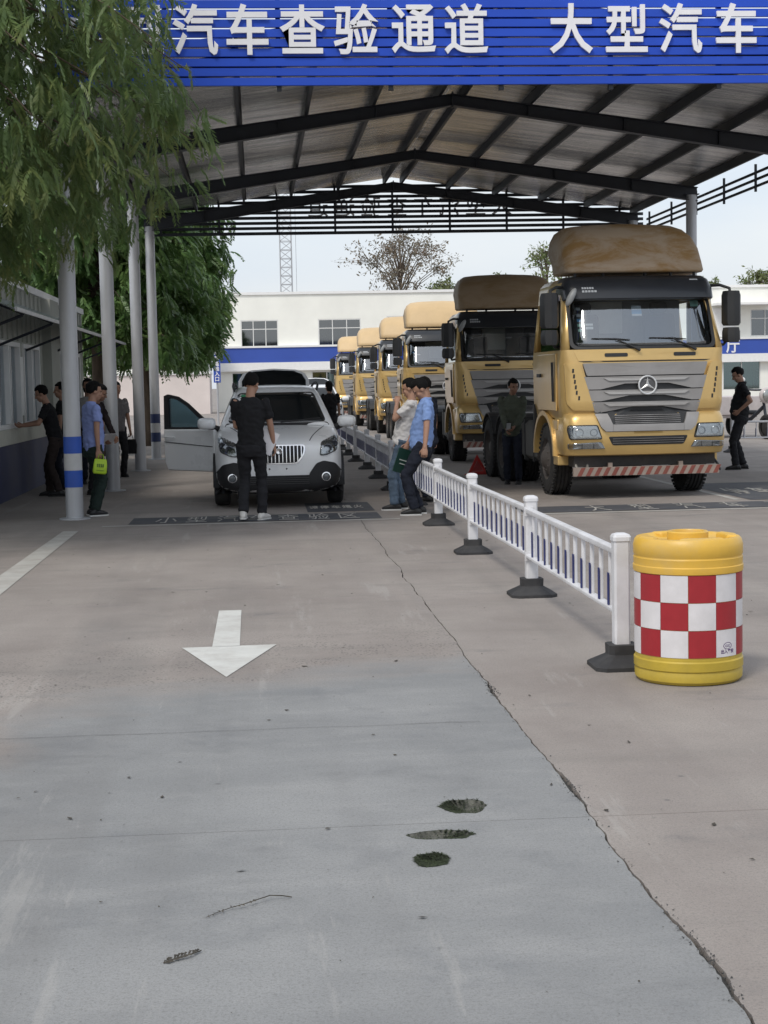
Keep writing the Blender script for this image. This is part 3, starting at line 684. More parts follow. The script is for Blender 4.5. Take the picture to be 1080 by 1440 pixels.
for k,(x,y,lab) in enumerate(((-3.9,40.2,'dense green drooping tree just behind the service hall, nearest of the row'),(-3.1,46.5,'full green tree with whitewash pale trunk past the last canopy column'),(-3.6,53.5,'green drooping tree third in the row behind the hall'))):
    make_tree('feathery_tree',lab,(x,y,-.05),9.2,r2,[2.9,2.6,2.8][k],170,lf_mid,21+k,fl=.36,per=66,cl=6,hang=.5,ll=.12,lw=.026,sag=.3,nl=9,keep=keep2,trunk_r=.19,group='feathery trees along the left side')
def keep3(p): return not (p[0]>-3.1) and p[2]>2.9
def bg_tree(name,label,loc,h,rad,mat,seed,nclump,leaf,zl,group='trees beyond the office block'):
    r=np.random.default_rng(seed); tr=thing(name,label,'tree',loc,group=group); t=MB(); t.tube([(0,0,0),(.1,0,h*.4),(.0,0,h*.9)],[.22,.15,.04],8); t.build('trunk',bark,tr,smooth=2)
    lim=MB(); pts=[]
    for b_ in range(46):
        u=r.random(); z0=h*(zl+(.9-zl)*u); az=r.random()*6.28; rr=rad*math.sin(PI*min(.97,.18+.8*u))*(.55+.5*r.random()); e=np.array([math.cos(az)*rr,math.sin(az)*rr,min(h,z0+rr*.7)])
        P=[np.array([0,0,z0-.1*h]),np.array([0,0,z0])*.5+e*.5+r.normal(size=3)*.15,e]; lim.tube([tuple(p) for p in P],[.06,.035,.012],4)
        for q in range(4):
            e2=e+r.normal(size=3)*rad*.22; lim.tube([tuple(P[1]*.3+e*.7),tuple(e2)],[.02,.008],3); pts.append((P[1]*.3+e*.7,e2))
    lim.build('limb',bark,tr)
    v=[]
    for k in range(nclump):
        a,b_=pts[r.integers(len(pts))]; p=a+(b_-a)*(.3+.75*r.random())+r.normal(size=3)*rad*.045
        d=r.normal(size=3); d/=np.linalg.norm(d); w_=np.cross(d,r.normal(size=3)); w_/=np.linalg.norm(w_); s=leaf*(.6+.8*r.random())
        v+=[p,p+d*s+w_*s*.4,p+d*s*2,p+d*s-w_*s*.4]
    np_mesh('crown',v,np.arange(len(v)).reshape(-1,4),mat,tr)
bg_tree('bare_tree','half bare tree with reddish brown leaves rising above the cream roof',(11.1,122,0),13.6,3.9,lf_dry,5,3300,.13,.40)
bg_tree('leafy_tree','small green treetop beside the half bare tree over the roof',(14.3,120,0),9.9,2.0,lf_far,6,1500,.13,.5)
for k,(x,y,h,rd,lab) in enumerate(((21.6,118,12.4,2.4,'pale green poplar top left of the bare brown truck fairing'),(18.4,121,10.4,1.6,'low pale green treetop above the second truck fairing'),(33.2,119,9.7,1.1,'small pale green treetop right of the front truck cab'),(38.2,119,10.2,2.2,'broad pale green treetop at the right edge over the roof'),(36.0,124,10.1,1.0,'thin pointed green treetop near the right edge'))):
    bg_tree('leafy_tree',lab,(x,y,0),h,rd,lf_far,30+k,1700,.15,.4)
# ------------------------------------------------------------------ lane barrier
pvc=M('barrier_white',(.66,.66,.68),.45,var=.08,scale=5,dirt=.55,dirtcol=(.40,.385,.36))
navy=M('barrier_navy',(.020,.028,.14),.5,var=.1)
rub=M('rubber_base',(.028,.028,.030),.75,var=.25,scale=8,dirt=.4,dirtcol=(.10,.095,.09))
def make_barrier(label,L=3.155):
    b=thing('lane_barrier',label,'barrier')
    t=MB(); 
    def sq(h,z,c=.02): return [(-h+c,-h,z),(h-c,-h,z),(h,-h+c,z),(h,h-c,z),(h-c,h,z),(-h+c,h,z),(-h,h-c,z),(-h,-h+c,z)]
    t.loft([sq(.175,0,.05),sq(.175,.022,.05),sq(.165,.03,.05),sq(.085,.075,.03),sq(.082,.08,.03),sq(.082,.135,.02),sq(.07,.137,.02)]); t.build('rubber_base',rub,b)
    t=MB(); t.loft([sq(.046,.137,.012),sq(.046,.73,.012)]); t.build('post',pvc,b)
    t=MB(); t.loft([sq(.052,.73,.013),sq(.052,.752,.013),sq(.045,.766,.014),sq(.025,.774,.01)]); t.build('post_cap',pvc,b)
    t=MB()
    for z in (.31,.655): t.box((0,.052,z),(.07,.012,.07)); t.box((0,L-.052,z),(.07,.012,.07))
    t.build('bracket',pvc,b)
    def rail(z,w,h,y0,y1):
        rr=[]
        for y in (y0,y1): rr.append([(w/2*math.copysign(abs(math.cos(a))**.7,math.cos(a)),y,z+h/2*math.copysign(abs(math.sin(a))**.7,math.sin(a))) for a in [2*PI*k/12 for k in range(12)]])
        q=MB(); q.loft(rr); return q
    rail(.66,.058,.045,.046,L-.046).build('top_rail',pvc,b,smooth=True); rail(.31,.062,.03,.046,L-.046).build('bottom_rail',pvc,b,smooth=True)
    bal=MB(); bal.tube([(0,0,.325),(0,0,.64)],.0135,8); sv=MB(); sv.box((-.017,-.004,.42),(.005,.034,.19)); b0=None
    nb=11
    for k in range(nb):
        y=L*(k+1)/(nb+1)
        if b0 is None: b0=bal.build('baluster',pvc,b,smooth=True); s0=sv.build('navy_strip',navy,b0); o=b0
        else: o=dup(b0,(0,0,0),0,b); dup(s0,(0,0,0),0,o)
        o.location=(0,y,0)
    return b
FX=2.05; L_=3.155
labs=['white railing section with square end post beside the yellow barrel','second white railing section from the checkered barrel','third white railing section from the checkered barrel','white railing section starting where the officer rests his hand',
 'white railing section right behind the officer in the blue shirt','white railing section beside the rear wheels of the third truck','white railing section level with the front of the second truck','white railing section past the white car mirror','white railing section far along the lane by the fourth truck','white railing section farthest but one along the lane','white railing section at the far end of the lane']
proto=make_barrier(labs[0]); bars=[proto]
for k in range(1,11):
    bars.append(copy_tree(proto))
for k,b in enumerate(bars):
    b.location=(FX+.02*math.sin(k*2.1)+.006*k,8.97+L_*k,0); b['label']=labs[k]; b['group']='white railing sections along the lane'
    if k in (1,3): b.rotation_euler=(0,0,R(.6))
for k,(x,y,rz,lab) in enumerate(((10.35,34.3,-PI/2,'grey railing section standing behind the man in black on the right'),(13.5,34.3,-PI/2,'railing section at the far right edge behind the lane'))):
    b=copy_tree(proto); b.location=(x,y,0); b.rotation_euler=(0,0,rz); b['label']=lab; b['group']='railing across the far lane'
# ------------------------------------------------------------------ crash barrel
yel=M('barrel_yellow',(.68,.41,.055),.42,var=.07,scale=5,dirt=.6,dirtcol=(.52,.38,.17),bump=.05,bscale=30)
yel2=M('barrel_yellow_low',(.46,.33,.035),.42,var=.12,scale=5,dirt=.4,dirtcol=(.22,.17,.06),bump=.05,bscale=30)
redm=M('sheet_red',(.32,.015,.022),.42,var=.06,scale=20); whs=M('sheet_white',(.66,.64,.65),.42,var=.06,scale=9,dirt=.4,dirtcol=(.45,.43,.42),bump=.05,bscale=150)
inkm=M('print_ink',(.10,.05,.16),.6); inkr=M('print_red',(.30,.06,.14),.6)
BA=thing('crash_barrel','yellow crash barrel with red and white checkered band at the railing end','barrel',(2.335,8.58,0),R(3))
RB=.293
t=MB(); t.lathe([(.255,0),(.278,.004),(.292,.02),(.294,.06),(.290,.068),(.290,.074),(.297,.08),(.297,.125),(.290,.133),(.290,.15),(.288,.157)],64); t.build('base_tub',yel2,BA,smooth=True)
t=MB(); t.lathe([(.286,.15),(.286,.60)],64,close=False); t.build('band_core',yel,BA,smooth=True)
t=MB(); t.lathe([(.288,.598),(.297,.602),(.299,.615),(.299,.635),(.295,.640),(.296,.675),(.2965,.678),(.293,.683),(.293,.69),(.2965,.695),(.297,.745),(.290,.772),(.279,.785),(.262,.788),(.245,.780),(.22,.765),(.12,.760),(.0,.758)],64,close=False); lid=t.build('lid',yel,BA,smooth=True)
t=MB(); t.lathe([(.112,.765),(.112,.808),(.106,.814),(.092,.814),(.088,.808),(.088,.775),(.0,.772)],40,close=False); t.build('filler_cap',yel,lid,smooth=True)
for a in (0,PI/2*1.02,PI,PI*1.5):
    t=MB(); t.add([(math.cos(a+d)*r_*1.0,math.sin(a+d)*r_,z) for z,rr in ((.752,(.20,.285)),(.793,(.21,.272))) for d,r_ in ((-.42,rr[0]),(-.5,rr[1]),(0,rr[1]+.002),(.5,rr[1]),(.42,rr[0]),(0,rr[0]))],[(0,1,2,5),(5,2,3,4),(6,11,8,7),(11,10,9,8),(0,6,7,1),(1,7,8,2),(2,8,9,3),(3,9,10,4),(4,10,11,5),(5,11,6,0)])
    t.build('lug',yel,lid,bevel=.012,seg=3,smooth=True)
sq={}
NS=12
def sqm(z0,z1,mat):
    t=MB(); v=[];k=7;g=.004/RB; a0=-PI/NS+g*.3; a1=PI/NS-g*.3
    for z in (z0+.0015,z1-.0015):
        for q in range(k): a=a0+(a1-a0)*q/(k-1); v+=[(RB*math.cos(a)-0,RB*math.sin(a),z),((RB-.006)*math.cos(a),(RB-.006)*math.sin(a),z)]
    f=[]
    for q in range(k-1):
        i=2*q; j=2*k+2*q; f+=[(i,i+2,j+2,j),(i+1,j+1,j+3,i+3),(i,i+1,i+3,i+2),(j,j+2,j+3,j+1)]
    f+=[(0,2*k,2*k+1,1),(2*k-2,2*k-1,4*k-1,4*k-2)]
    t.add(v,f); return t
off0=-PI/2+R(-3)
for row in range(3):
    z0=.153+row*.1487
    for mi,mat in enumerate((redm,whs)):
        first=None
        for q in range(NS):
            if (q+row)%2!=mi: continue
            if first is None: first=sqm(z0,z0+.1487,mat).build('reflective_square',mat,BA,smooth=True); o=first
            else: o=dup(first,(0,0,0),0,BA)
            o.rotation_euler=(0,0,off0+q*2*PI/NS)
            if row==0 and q==2: target_sq=o
# small print on one white square of the lowest row
def wrap(me,a0,zc):
    co=np.empty(len(me.vertices)*3,np.float32); me.vertices.foreach_get('co',co); co=co.reshape(-1,3)
    a=a0+co[:,0]/RB; rr=RB+.0006+co[:,2]; z=zc+co[:,1]; me.vertices.foreach_set('co',np.stack([rr*np.cos(a),rr*np.sin(a),z],1).astype(np.float32).ravel()); me.update()
qw=[q for q in range(NS) if q%2==1]
aw_=off0+R(30)
def print_on(body,size,a,z,mat,bold=0):
    me=text_mesh(body,size,.0002,bold); wrap(me,a,z); me.materials.clear(); me.materials.append(mat); o=bpy.data.objects.new('letter',me); COL.objects.link(o); o.parent=BA
print_on('出入平安',.024,aw_-R(0),.183,inkm,.0006); print_on('CCC',.017,aw_,.213,inkm,.0004)
t=MB()
for k in range(24):
    pass
el=MB(); k=28; v=[]
for q in range(k):
    for s_ in (1,.86): v.append((aw_+.031*s_*math.cos(2*PI*q/k)/RB,.213+.019*s_*math.sin(2*PI*q/k)))
el.add([((RB+.0007)*math.cos(a),(RB+.0007)*math.sin(a),z) for a,z in v],[(2*q,(2*q+2)%(2*k),(2*q+3)%(2*k),2*q+1) for q in range(k)]); el.build('oval_mark',inkm,BA,fix=False)
# warning triangle between trucks
wt=thing('warning_triangle','red warning triangle on the ground behind the front truck','warning sign',(3.88,28.2,0),R(20)); wt.scale=(.72,.72,.72)
redp=M('triangle_red',(.46,.035,.03),.45)
t=MB(); a=[(-.28,0,.03),(.28,0,.03),(0,.03,.50)]; c=[(-.16,0,.09),(.16,0,.09),(0,.03,.36)]
t.add([(p[0],p[1]-.012,p[2]) for p in a+c]+[(p[0],p[1]+.012,p[2]) for p in a+c],[(0,1,4,3),(1,2,5,4),(2,0,3,5),(6,9,10,7),(7,10,11,8),(8,11,9,6),(0,6,7,1),(1,7,8,2),(2,8,6,0),(3,4,10,9),(4,5,11,10),(5,3,9,11)]); t.build('reflector',redp,wt)
t=MB(); t.box((0,.03,.02),(.62,.06,.03)); t.box((-.22,.1,.012),(.03,.3,.02)); t.box((.22,.1,.012),(.03,.3,.02)); t.build('stand',redp,wt)
t=MB(); t.prism([(-.15,.095),(.15,.095),(0,.35)],.004,.009,'y'); t.build('inner_panel',M('triangle_inner',(.35,.05,.05),.5),wt)
# ------------------------------------------------------------------ tractor trucks
gold=M('truck_gold',(.65,.44,.165),.34,metal=.45,var=.06,scale=1.5,coat=.5,dirt=.35,dirtcol=(.46,.32,.14))
goldp=M('truck_gold_plain',(.54,.345,.10),.5,var=.08,scale=2,dirt=.35,dirtcol=(.36,.25,.11))
gfa=M('fairing_gold',(.64,.46,.25),.55,var=.08,scale=1.3,dirt=.3,dirtcol=(.52,.37,.19))
grey=M('grille_grey',(.31,.30,.295),.45,metal=.3,var=.08,scale=3,dirt=.3,dirtcol=(.24,.22,.19))
blk=M('plastic_black',(.018,.019,.021),.5,var=.2,scale=4,dirt=.25,dirtcol=(.06,.058,.055))
visb=M('visor_black',(.016,.019,.024),.32,var=.2,scale=2,coat=.2)
tyre_m=M('tyre',(.020,.020,.021),.85,var=.25,scale=12,dirt=.5,dirtcol=(.075,.068,.06))
rim_m=M('rim_steel',(.10,.09,.085),.6,metal=.3,var=.25,scale=6,dirt=.6,dirtcol=(.09,.07,.05))
chas=M('chassis_dark',(.030,.028,.027),.8,var=.3,scale=5,dirt=.5,dirtcol=(.085,.07,.055))
tank_m=M('tank_grey',(.115,.112,.105),.55,metal=.3,var=.15,scale=3,dirt=.4,dirtcol=(.09,.08,.07))
chrome=M('chrome',(.75,.76,.78),.16,metal=1,var=.04)
lens=glass('lamp_lens',(.82,.84,.86),.6,.06); wsg=glass('truck_windscreen',(.84,.89,.90),1.5,.05)
refl=M('reflector_bowl',(.42,.42,.40),.22,metal=.8,var=.1,scale=14)
seat=M('seat_grey',(.10,.10,.10),.9); bunk=M('bunk_curtain',(.62,.64,.62),.9,var=.12,scale=2); cabin=M('cabin_trim',(.26,.27,.28),.85,var=.15)
sw=M('sticker_white',(.42,.44,.46),.6); sb=M('sticker_blue',(.05,.22,.42),.6); sg_=M('sticker_green',(.22,.42,.36),.6)
rw_red=M('hazard_red',(.20,.055,.04),.6,var=.2,dirt=.5,dirtcol=(.20,.10,.07)); rw_w=M('hazard_white',(.29,.235,.20),.6,var=.12,dirt=.5,dirtcol=(.26,.19,.15))
HWC=1.16
ZK=[1.12,1.3,1.9,2.06,2.75,3.0,3.07]; HK=[1.12,1.15,1.16,1.15,1.07,1.04,.97]; YK=[.13,.10,.12,.14,.44,.52,.62]
def cab_ring(z,n=12,rc=.2,yb=2.2,bul=.10):
    hw=float(np.interp(z,ZK,HK)); yf=float(np.interp(z,ZK,YK)); out=[]
    rc=min(rc,hw*.4) if z<2.0 else .11
    for k in range(-n,n+1):                        # front from -x to +x with rounded corners
        t=k/n; x=(hw-rc)*t; out.append((x,yf+bul*(x/hw)**2,z))
    ye=yf+bul*((hw-rc)/hw)**2
    cr_=[(hw-rc+rc*math.sin(a),ye+rc-rc*math.cos(a),z) for a in [PI/2*q/6 for q in range(1,7)]]
    cl=[(-x,y,zz) for x,y,zz in reversed(cr_)]
    return cl+out+cr_+[(hw,(ye+yb)/2,z),(hw,yb-.1,z),(hw-.1,yb,z),(0,yb,z),(-hw+.1,yb,z),(-hw,yb-.1,z),(-hw,(ye+yb)/2,z)]
def make_wheel(parent,x,y,r,w,dual,side,nut=True):
    t=MB(); o=side
    prof=[(r*.58,-w/2),(r*.66,-w/2-.005),(r*.86,-w/2+.002),(r*.95,-w/2+.02),(r*.985,-w/2+.045)]
    for g in (-.28,-.09,.09,.28):
        prof+=[(r,w*g-.022),(r,w*g-.010),(r-.016,w*g-.006),(r-.016,w*g+.006),(r,w*g+.010)]
    prof+=[(r*.985,w/2-.045),(r*.95,w/2-.02),(r*.86,w/2-.002),(r*.66,w/2+.005),(r*.58,w/2)]
    rim=MB(); s=1 if side>0 else -1; ro=w/2*s
    rim.lathe([(r*.60,-w/2),(r*.60,w/2)],28,axis='X',close=False)
    if dual: pr=[(r*.60,ro-.005*s),(r*.56,ro-.02*s),(r*.52,ro-.10*s),(r*.40,ro-.15*s),(r*.22,ro-.15*s),(r*.22,ro-.06*s),(r*.14,ro-.03*s),(0,ro-.03*s)]
    else: pr=[(r*.60,ro),(r*.56,ro-.015*s),(r*.52,ro-.05*s),(r*.40,ro-.015*s),(r*.26,ro+.02*s),(r*.20,ro+.05*s),(r*.12,ro+.07*s),(0,ro+.07*s)]
    rim.lathe(pr,28,axis='X',close=False)
    for k in range(10): a=2*PI*k/10; rim.ell((ro+(.0-.14 if dual else .0)*s,r*.32*math.cos(a),r*.32*math.sin(a)),(.02,.018,.018),6,4)
    wh=rim.build('wheel',rim_m,parent,smooth=True); wh.location=(x,y,r)
    t.lathe(prof,44,axis='X',close=False); ty=t.build('tyre',tyre_m,wh,smooth=True)
    lug=MB()
    for k in range(44):
        a=2*PI*k/44
        for sx in (-1,1):
            lug.box((sx*w*.43,math.cos(a)*(r-.004),math.sin(a)*(r-.004)),(w*.13,.034,.024),rx=a+PI/2)
    tag(lug.build('tread_block',tyre_m,wh),kind='stuff')
    return wh
def roof_fairing(mat,parent):
    """bulbous wind deflector: raked face, rounded brow, sides running back"""
    rings=[]
    for i,(z,hw,yf,yb,rc) in enumerate(((3.13,.98,.52,1.35,.10),(3.16,1.0,.50,1.40,.12),(3.28,1.0,.56,1.45,.16),(3.48,.99,.66,1.78,.22),(3.65,.955,.80,1.80,.30),(3.78,.89,.97,1.80,.38),(3.845,.79,1.16,1.78,.40),(3.87,.6,1.36,1.7,.3))):
        front=[]; n=10
        for k in range(-n,n+1):
            x=(hw-rc)*k/n; front.append((x,yf+.10*(x/hw)**2-.03*math.cos(x*2),z+ (0 if i<5 else -.035*(x/hw)**2)))
        ye=front[-1][1]; cz=front[-1][2]
        c=[(hw-rc+rc*math.sin(a),ye+rc-rc*math.cos(a),cz-.0) for a in [PI/2*q/6 for q in range(1,7)]]
        rings.append([(-x,y,q) for x,y,q in reversed(c)]+front+c+[(hw,max(yb,ye+rc+.02),cz),(hw-.06,max(yb,ye+rc+.02)+.03,cz),(-hw+.06,max(yb,ye+rc+.02)+.03,cz),(-hw,max(yb,ye+rc+.02),cz)])
    t=MB(); t.loft(rings); return t.build('roof_fairing',mat,parent,smooth=2)
def make_truck():
    T=thing('tractor_truck','','truck')
    # cab shell with open windscreen region left solid; glass sits in a dark recess
    zs=[1.12,1.2,1.3,1.5,1.7,1.9,2.06]; t=MB(); t.loft([cab_ring(z) for z in zs]); 
    cab=t.build('cab',gold,T,smooth=True); low=caster(cab.data)
    full=MB(); full.loft([cab_ring(z) for z in (1.12,1.3,1.9,2.06,2.3,2.5,2.75,3.0,3.07)]); fo=full.build('tmp',gold,T); fn=caster(fo.data); bpy.data.objects.remove(fo)
    # upper cab: pillars, roof, back wall (open front for the windscreen, side windows)
    def ringpt(z): return cab_ring(z)
    up=[2.06,2.4,2.75,3.0,3.07]; rings=[cab_ring(z) for z in up]; n=len(rings[0]); v=[p for r in rings for p in r]; f=[]
    for i in range(len(rings)-1):
        for j in range(n):
            mx_=(rings[0][j][0]+rings[0][(j+1)%n][0])/2; my=(rings[0][j][1]+rings[0][(j+1)%n][1])/2
            if i<2 and (abs(mx_)<1.03 and my<.5): continue
            if i<2 and abs(mx_)>1.10 and .55<my<1.7: continue
            f.append((i*n+j,i*n+(j+1)%n,(i+1)*n+(j+1)%n,(i+1)*n+j))
    f.append(tuple((len(rings)-1)*n+j for j in range(n))); t=MB(); t.add(v,f)
    upo=t.build('cab_roof',gold,T,smooth=True); sm=upo.modifiers.new('t','SOLIDIFY'); sm.thickness=.05; sm.offset=-1
    # interior
    t=MB(); t.box((0,1.85,2.4),(2.0,.04,1.25)); t.build('bunk_wall',cabin,T)
    t=MB(); t.b2((-.62,1.72,2.32),(.10,1.80,2.86)); t.build('bunk_curtain',bunk,T)
    t=MB(); t.b2((-1.03,.5,2.0),(1.03,.95,2.13)); t.tube([(.42,.95,2.18),(.60,.98,2.24),(.75,.96,2.18),(.60,.92,2.10),(.42,.95,2.18)],.018,6); t.build('dashboard',blk,T)
    for x in (-.55,.58):
        t=MB(); t.box((x,1.45,2.28),(.46,.14,.6),rx=-.12); t.box((x,1.5,2.68),(.26,.10,.16)); t.build('seat',seat,T,bevel=.04)
    # windscreen and its rubber
    ws=roundpoly([(-.955,2.10),(.955,2.10),(.93,2.78),(-.93,2.78)],.09)
    def ring_patch(name,poly,inner,mat,off,parent,thick=.03):
        pl=dens(poly,.05); c=Vector((0,sum(p[1] for p in poly)/len(poly))); t=MB(); o=[];i_=[];b=[]
        for p in pl:
            y=fn(*p); y=.3 if y is None else y
            q=(c.x+(p[0]-c.x)*inner[0],c.y+(p[1]-c.y)*inner[1]); y2=fn(*q) or y
            o.append((p[0],y-off,p[1])); i_.append((q[0],y2-off,q[1])); b.append((p[0],y+thick,p[1]))
        n=len(pl); t.add(b+o+i_+[(p[0],p[1]+thick,p[2]) for p in i_],[(k*n+j,k*n+(j+1)%n,(k+1)*n+(j+1)%n,(k+1)*n+j) for k in range(3) for j in range(n)]); return t.build(name,mat,parent,smooth=True)
    seal=ring_patch('windscreen_seal',roundpoly([(-1.035,2.065),(1.035,2.065),(1.02,2.80),(-1.02,2.80)],.11),(.955,.91),blk,.006,T)
    t=MB(); patch(t,ws,fn,.002,.006,.06,5); wso=t.build('windscreen',wsg,T,smooth=2)
    # stickers inside the glass
    def stick(x0,x1,z0,z1,mat): 
        t=MB(); patch(t,[(x0,z0),(x1,z0),(x1,z1),(x0,z1)],fn,-.022,.004,.05,2); t.build('sticker',mat,wso)
    stick(-.12,.02,2.60,2.66,sw); stick(-.12,.02,2.545,2.60,sb); stick(-.12,.02,2.515,2.545,sw); stick(.74,.86,2.64,2.73,sg_)
    for k,z in enumerate((2.63,2.54,2.47,2.40,2.33)): stick(-.89,-.83,z-.022,z+.016,(sw,sw,sb,sg_,sg_)[k])
    stick(-.78,-.68,2.39,2.42,sw); stick(-.78,-.68,2.34,2.375,sw)
    # scuttle strip, hood line, lower face panel gaps
    t=MB(); patch(t,[(-.93,1.905),(.93,1.905),(.985,2.035),(-.985,2.035)],fn,.008,.03,.08,3); t.build('scuttle_panel',gold,T,smooth=True)
    t=MB(); patch(t,[(-.86,1.885),(.86,1.885),(.93,1.90),(-.93,1.90)],fn,.004,.03,.08,2); t.build('panel_gap',blk,T)
    for x in (-.55,.42):
        t=MB(); patch(t,roundpoly([(x-.02,1.955),(x+.30,1.955),(x+.30,2.005),(x-.02,2.005)],.02),fn,.014,.03,.05,2); t.build('grab_recess',blk,T)
    # corner panels with air deflector scoops
    for s in (-1,1):
        t=MB(); patch(t,roundpoly([(s*.93,1.87),(s*.70,1.22),(s*1.02,1.23),(s*1.10,1.33),(s*1.12,1.88)],.03),fn,.045,.06,.05,4); cp=t.build('corner_panel',gold,T,smooth=True)
        t=MB()
        for k in range(6):
            z=1.80-k*.075; x=s*(1.015-.011*k-.02*(k==5)); patch(t,[(x-.012,z-.055),(x+.012,z-.055),(x+.016,z),(x-.008,z)],fn,.050,.03,.03,1)
        t.build('side_vent',blk,cp)
    # bumper
    BZ=[.60,.615,.70,.85,1.0,1.1,1.17,1.19]; BH=[1.08,1.12,1.14,1.145,1.14,1.13,1.11,1.09]; BY_=[.09,.055,.02,.0,.01,.035,.07,.10]
    def bring(z):
        hw=float(np.interp(z,BZ,BH)); yf=float(np.interp(z,BZ,BY_)); rc=.2; n=12; fr=[((hw-rc)*k/n,yf+.07*((hw-rc)*k/n/hw)**2,z) for k in range(-n,n+1)]; ye=fr[-1][1]
        c=[(hw-rc+rc*math.sin(a),ye+rc-rc*math.cos(a),z) for a in [PI/2*q/6 for q in range(1,7)]]
        return [(-x,y,q) for x,y,q in reversed(c)]+fr+c+[(hw,.80,z),(-hw,.80,z)]
    t=MB(); t.loft([bring(z) for z in BZ]); bu=t.build('bumper',gold,T,smooth=True); bf=caster(bu.data)
    cfn=fn
    def gfn(x,z):
        a=cfn(x,z); c=bf(x,z) if z<1.195 else None
        if a is None: return c
        return a if c is None else min(a,c)
    # grille
    t=MB(); patch(t,roundpoly([(-.88,1.87),(.88,1.87),(.66,1.0),(.60,.93),(-.60,.93),(-.66,1.0)],.04),gfn,.012,.05,.06,5,dflt=.1); gr_=t.build('grille',blk,T,smooth=True)
    gridge=M('grille_lit_chamfer',(.42,.41,.40),.4,metal=.3,var=.06)  # paler grey puts the lit upper chamfer of each bar into the colour
    def bar(name,poly,off,mat=grey,par=None,ctr=None):
        t=MB(); patch(t,poly,gfn,off,off+.01,.06,3,dflt=.11,ctr=ctr); return t.build(name,mat,par or gr_,smooth=True)
    bar('grille_bar',roundpoly([(-.88,1.87),(.88,1.87),(.825,1.70),(-.825,1.70)],.02),.045)
    zt=1.675
    for k,(z1,z0) in enumerate(((1.685,1.512),(1.50,1.35),(1.338,1.195))):
        def ed(z): return .60+.26*(z-.95)/.9+.0
        # each bar dips in the middle, so the dark slots are widest there
        e1=ed(z1)+.05; e0=ed(z0)+.05
        bar('grille_bar',[(-e1,z1),(e1,z1),(e0,z0),(.64,z0),(.50,z0+.075),(-.50,z0+.075),(-.64,z0),(-e0,z0)],.048,ctr=(0,z1-.03))
        bar('grille_ridge',[(-.60,z1-.022),(.60,z1-.022),(.53,z1-.058),(-.53,z1-.058)],.066,gridge)
    # lower frame
    for s in (-1,1): bar('grille_frame',[(s*.735,1.18),(s*.56,1.18),(s*.50,1.03),(s*.50,.937),(s*.60,.937),(s*.665,1.0)],.05)
    bar('grille_frame',[(-.497,1.03),(.497,1.03),(.497,.937),(-.497,.937)],.05)
    t=MB()
    for k in range(5): patch(t,[(-.46,1.045+k*.026),(.46,1.045+k*.026),(.46,1.052+k*.026),(-.46,1.052+k*.026)],gfn,.02,.02,.1,1,dflt=.1)
    t.build('mesh_insert',grey,gr_)
    # star badge: ring and three tapered arms
    yb=(fn(0,1.55) or .1)-.075; t=MB()
    ring=[]
    for q in range(33):
        a=2*PI*q/32; ring.append((.122*math.cos(a),yb,1.56+.122*math.sin(a)))
    t.tube(ring,.013,8,cap=False)
    for q in range(3):
        a=PI/2+q*2*PI/3; d=(math.cos(a),math.sin(a)); pn=(-d[1],d[0])
        P=[(d[0]*.118,d[1]*.118),(pn[0]*.024,pn[1]*.024),(-d[0]*.0,-d[1]*.0),(-pn[0]*.024,-pn[1]*.024)]
        t.add([(P[0][0],yb,1.56+P[0][1]),(P[1][0],yb,1.56+P[1][1]),(0,yb-.02,1.56),(P[3][0],yb,1.56+P[3][1]),(0,yb+.02,1.56)],[(0,1,2),(0,2,3),(0,3,4),(0,4,1)])
    t.build('star_badge',M('badge_silver',(.66,.67,.68),.32,metal=.35,var=.04),gr_,smooth=True)
    t=MB(); t.lathe([(.118,yb+.012),(.118,yb+.045)],28,mat=Matrix.Translation((0,0,1.56))@Matrix(((1,0,0,0),(0,0,1,0),(0,1,0,0),(0,0,0,1)))); t.build('badge_back',M('badge_dark',(.09,.09,.095),.4),gr_)
    t=MB(); patch(t,roundpoly([(-.50,.745),(.50,.745),(.56,.865),(-.56,.865)],.03),bf,.006,.03,.06,3); lo=t.build('lower_intake',blk,T)
    t=MB()
    for k in range(3): patch(t,[(-.50,.77+k*.03),(.50,.77+k*.03),(.50,.776+k*.03),(-.50,.776+k*.03)],bf,.014,.01,.1,1)
    t.build('mesh_insert',grey,lo)
    t=MB(); patch(t,[(-.20,.90),(.20,.90),(.20,.985),(-.20,.985)],bf,.004,.02,.06,2); t.build('plate_mount',goldp,T)
    for s in (-1,1):
        hp=roundpoly([(s*.64,.83),(s*1.085,.83),(s*1.11,.96),(s*1.10,1.03),(s*.70,1.03)],.03)
        t=MB(); patch(t,hp,bf,.006,.03,.05,3); hd=t.build('headlight',blk,T,smooth=True)
        c=(s*.87,.93); t=MB(); patch(t,[(c[0]+(p[0]-c[0])*.93,c[1]+(p[1]-c[1])*.88) for p in hp],bf,.008,.01,.05,3); t.build('reflector',refl,hd,smooth=True)
        for x,r_2 in ((.76,.052),(.96,.062)):
            y=(bf(s*x,.925) or .1); t=MB(); t.lathe([(r_2,-.02),(r_2*.9,-.024),(r_2*.72,.0),(r_2*.35,.01),(0,.012)],20,close=False,mat=Matrix.Translation((s*x,y,.925))@Matrix(((1,0,0,0),(0,0,1,0),(0,1,0,0),(0,0,0,1)))); t.build('bulb_bowl',chrome if x>.9 else M('bowl_dark',(.08,.085,.10),.25,metal=.6),hd,smooth=True)
        t=MB(); patch(t,[(c[0]+(p[0]-c[0])*.96,c[1]+(p[1]-c[1])*.93) for p in hp],bf,.032,.02,.05,4); t.build('lens',lens,hd,smooth=2)
        fp=roundpoly([(s*.60,.70),(s*1.10,.70),(s*1.105,.775),(s*.66,.795)],.02)
        t=MB(); patch(t,fp,bf,.006,.03,.05,3); fg=t.build('fog_light',refl,T,smooth=True)
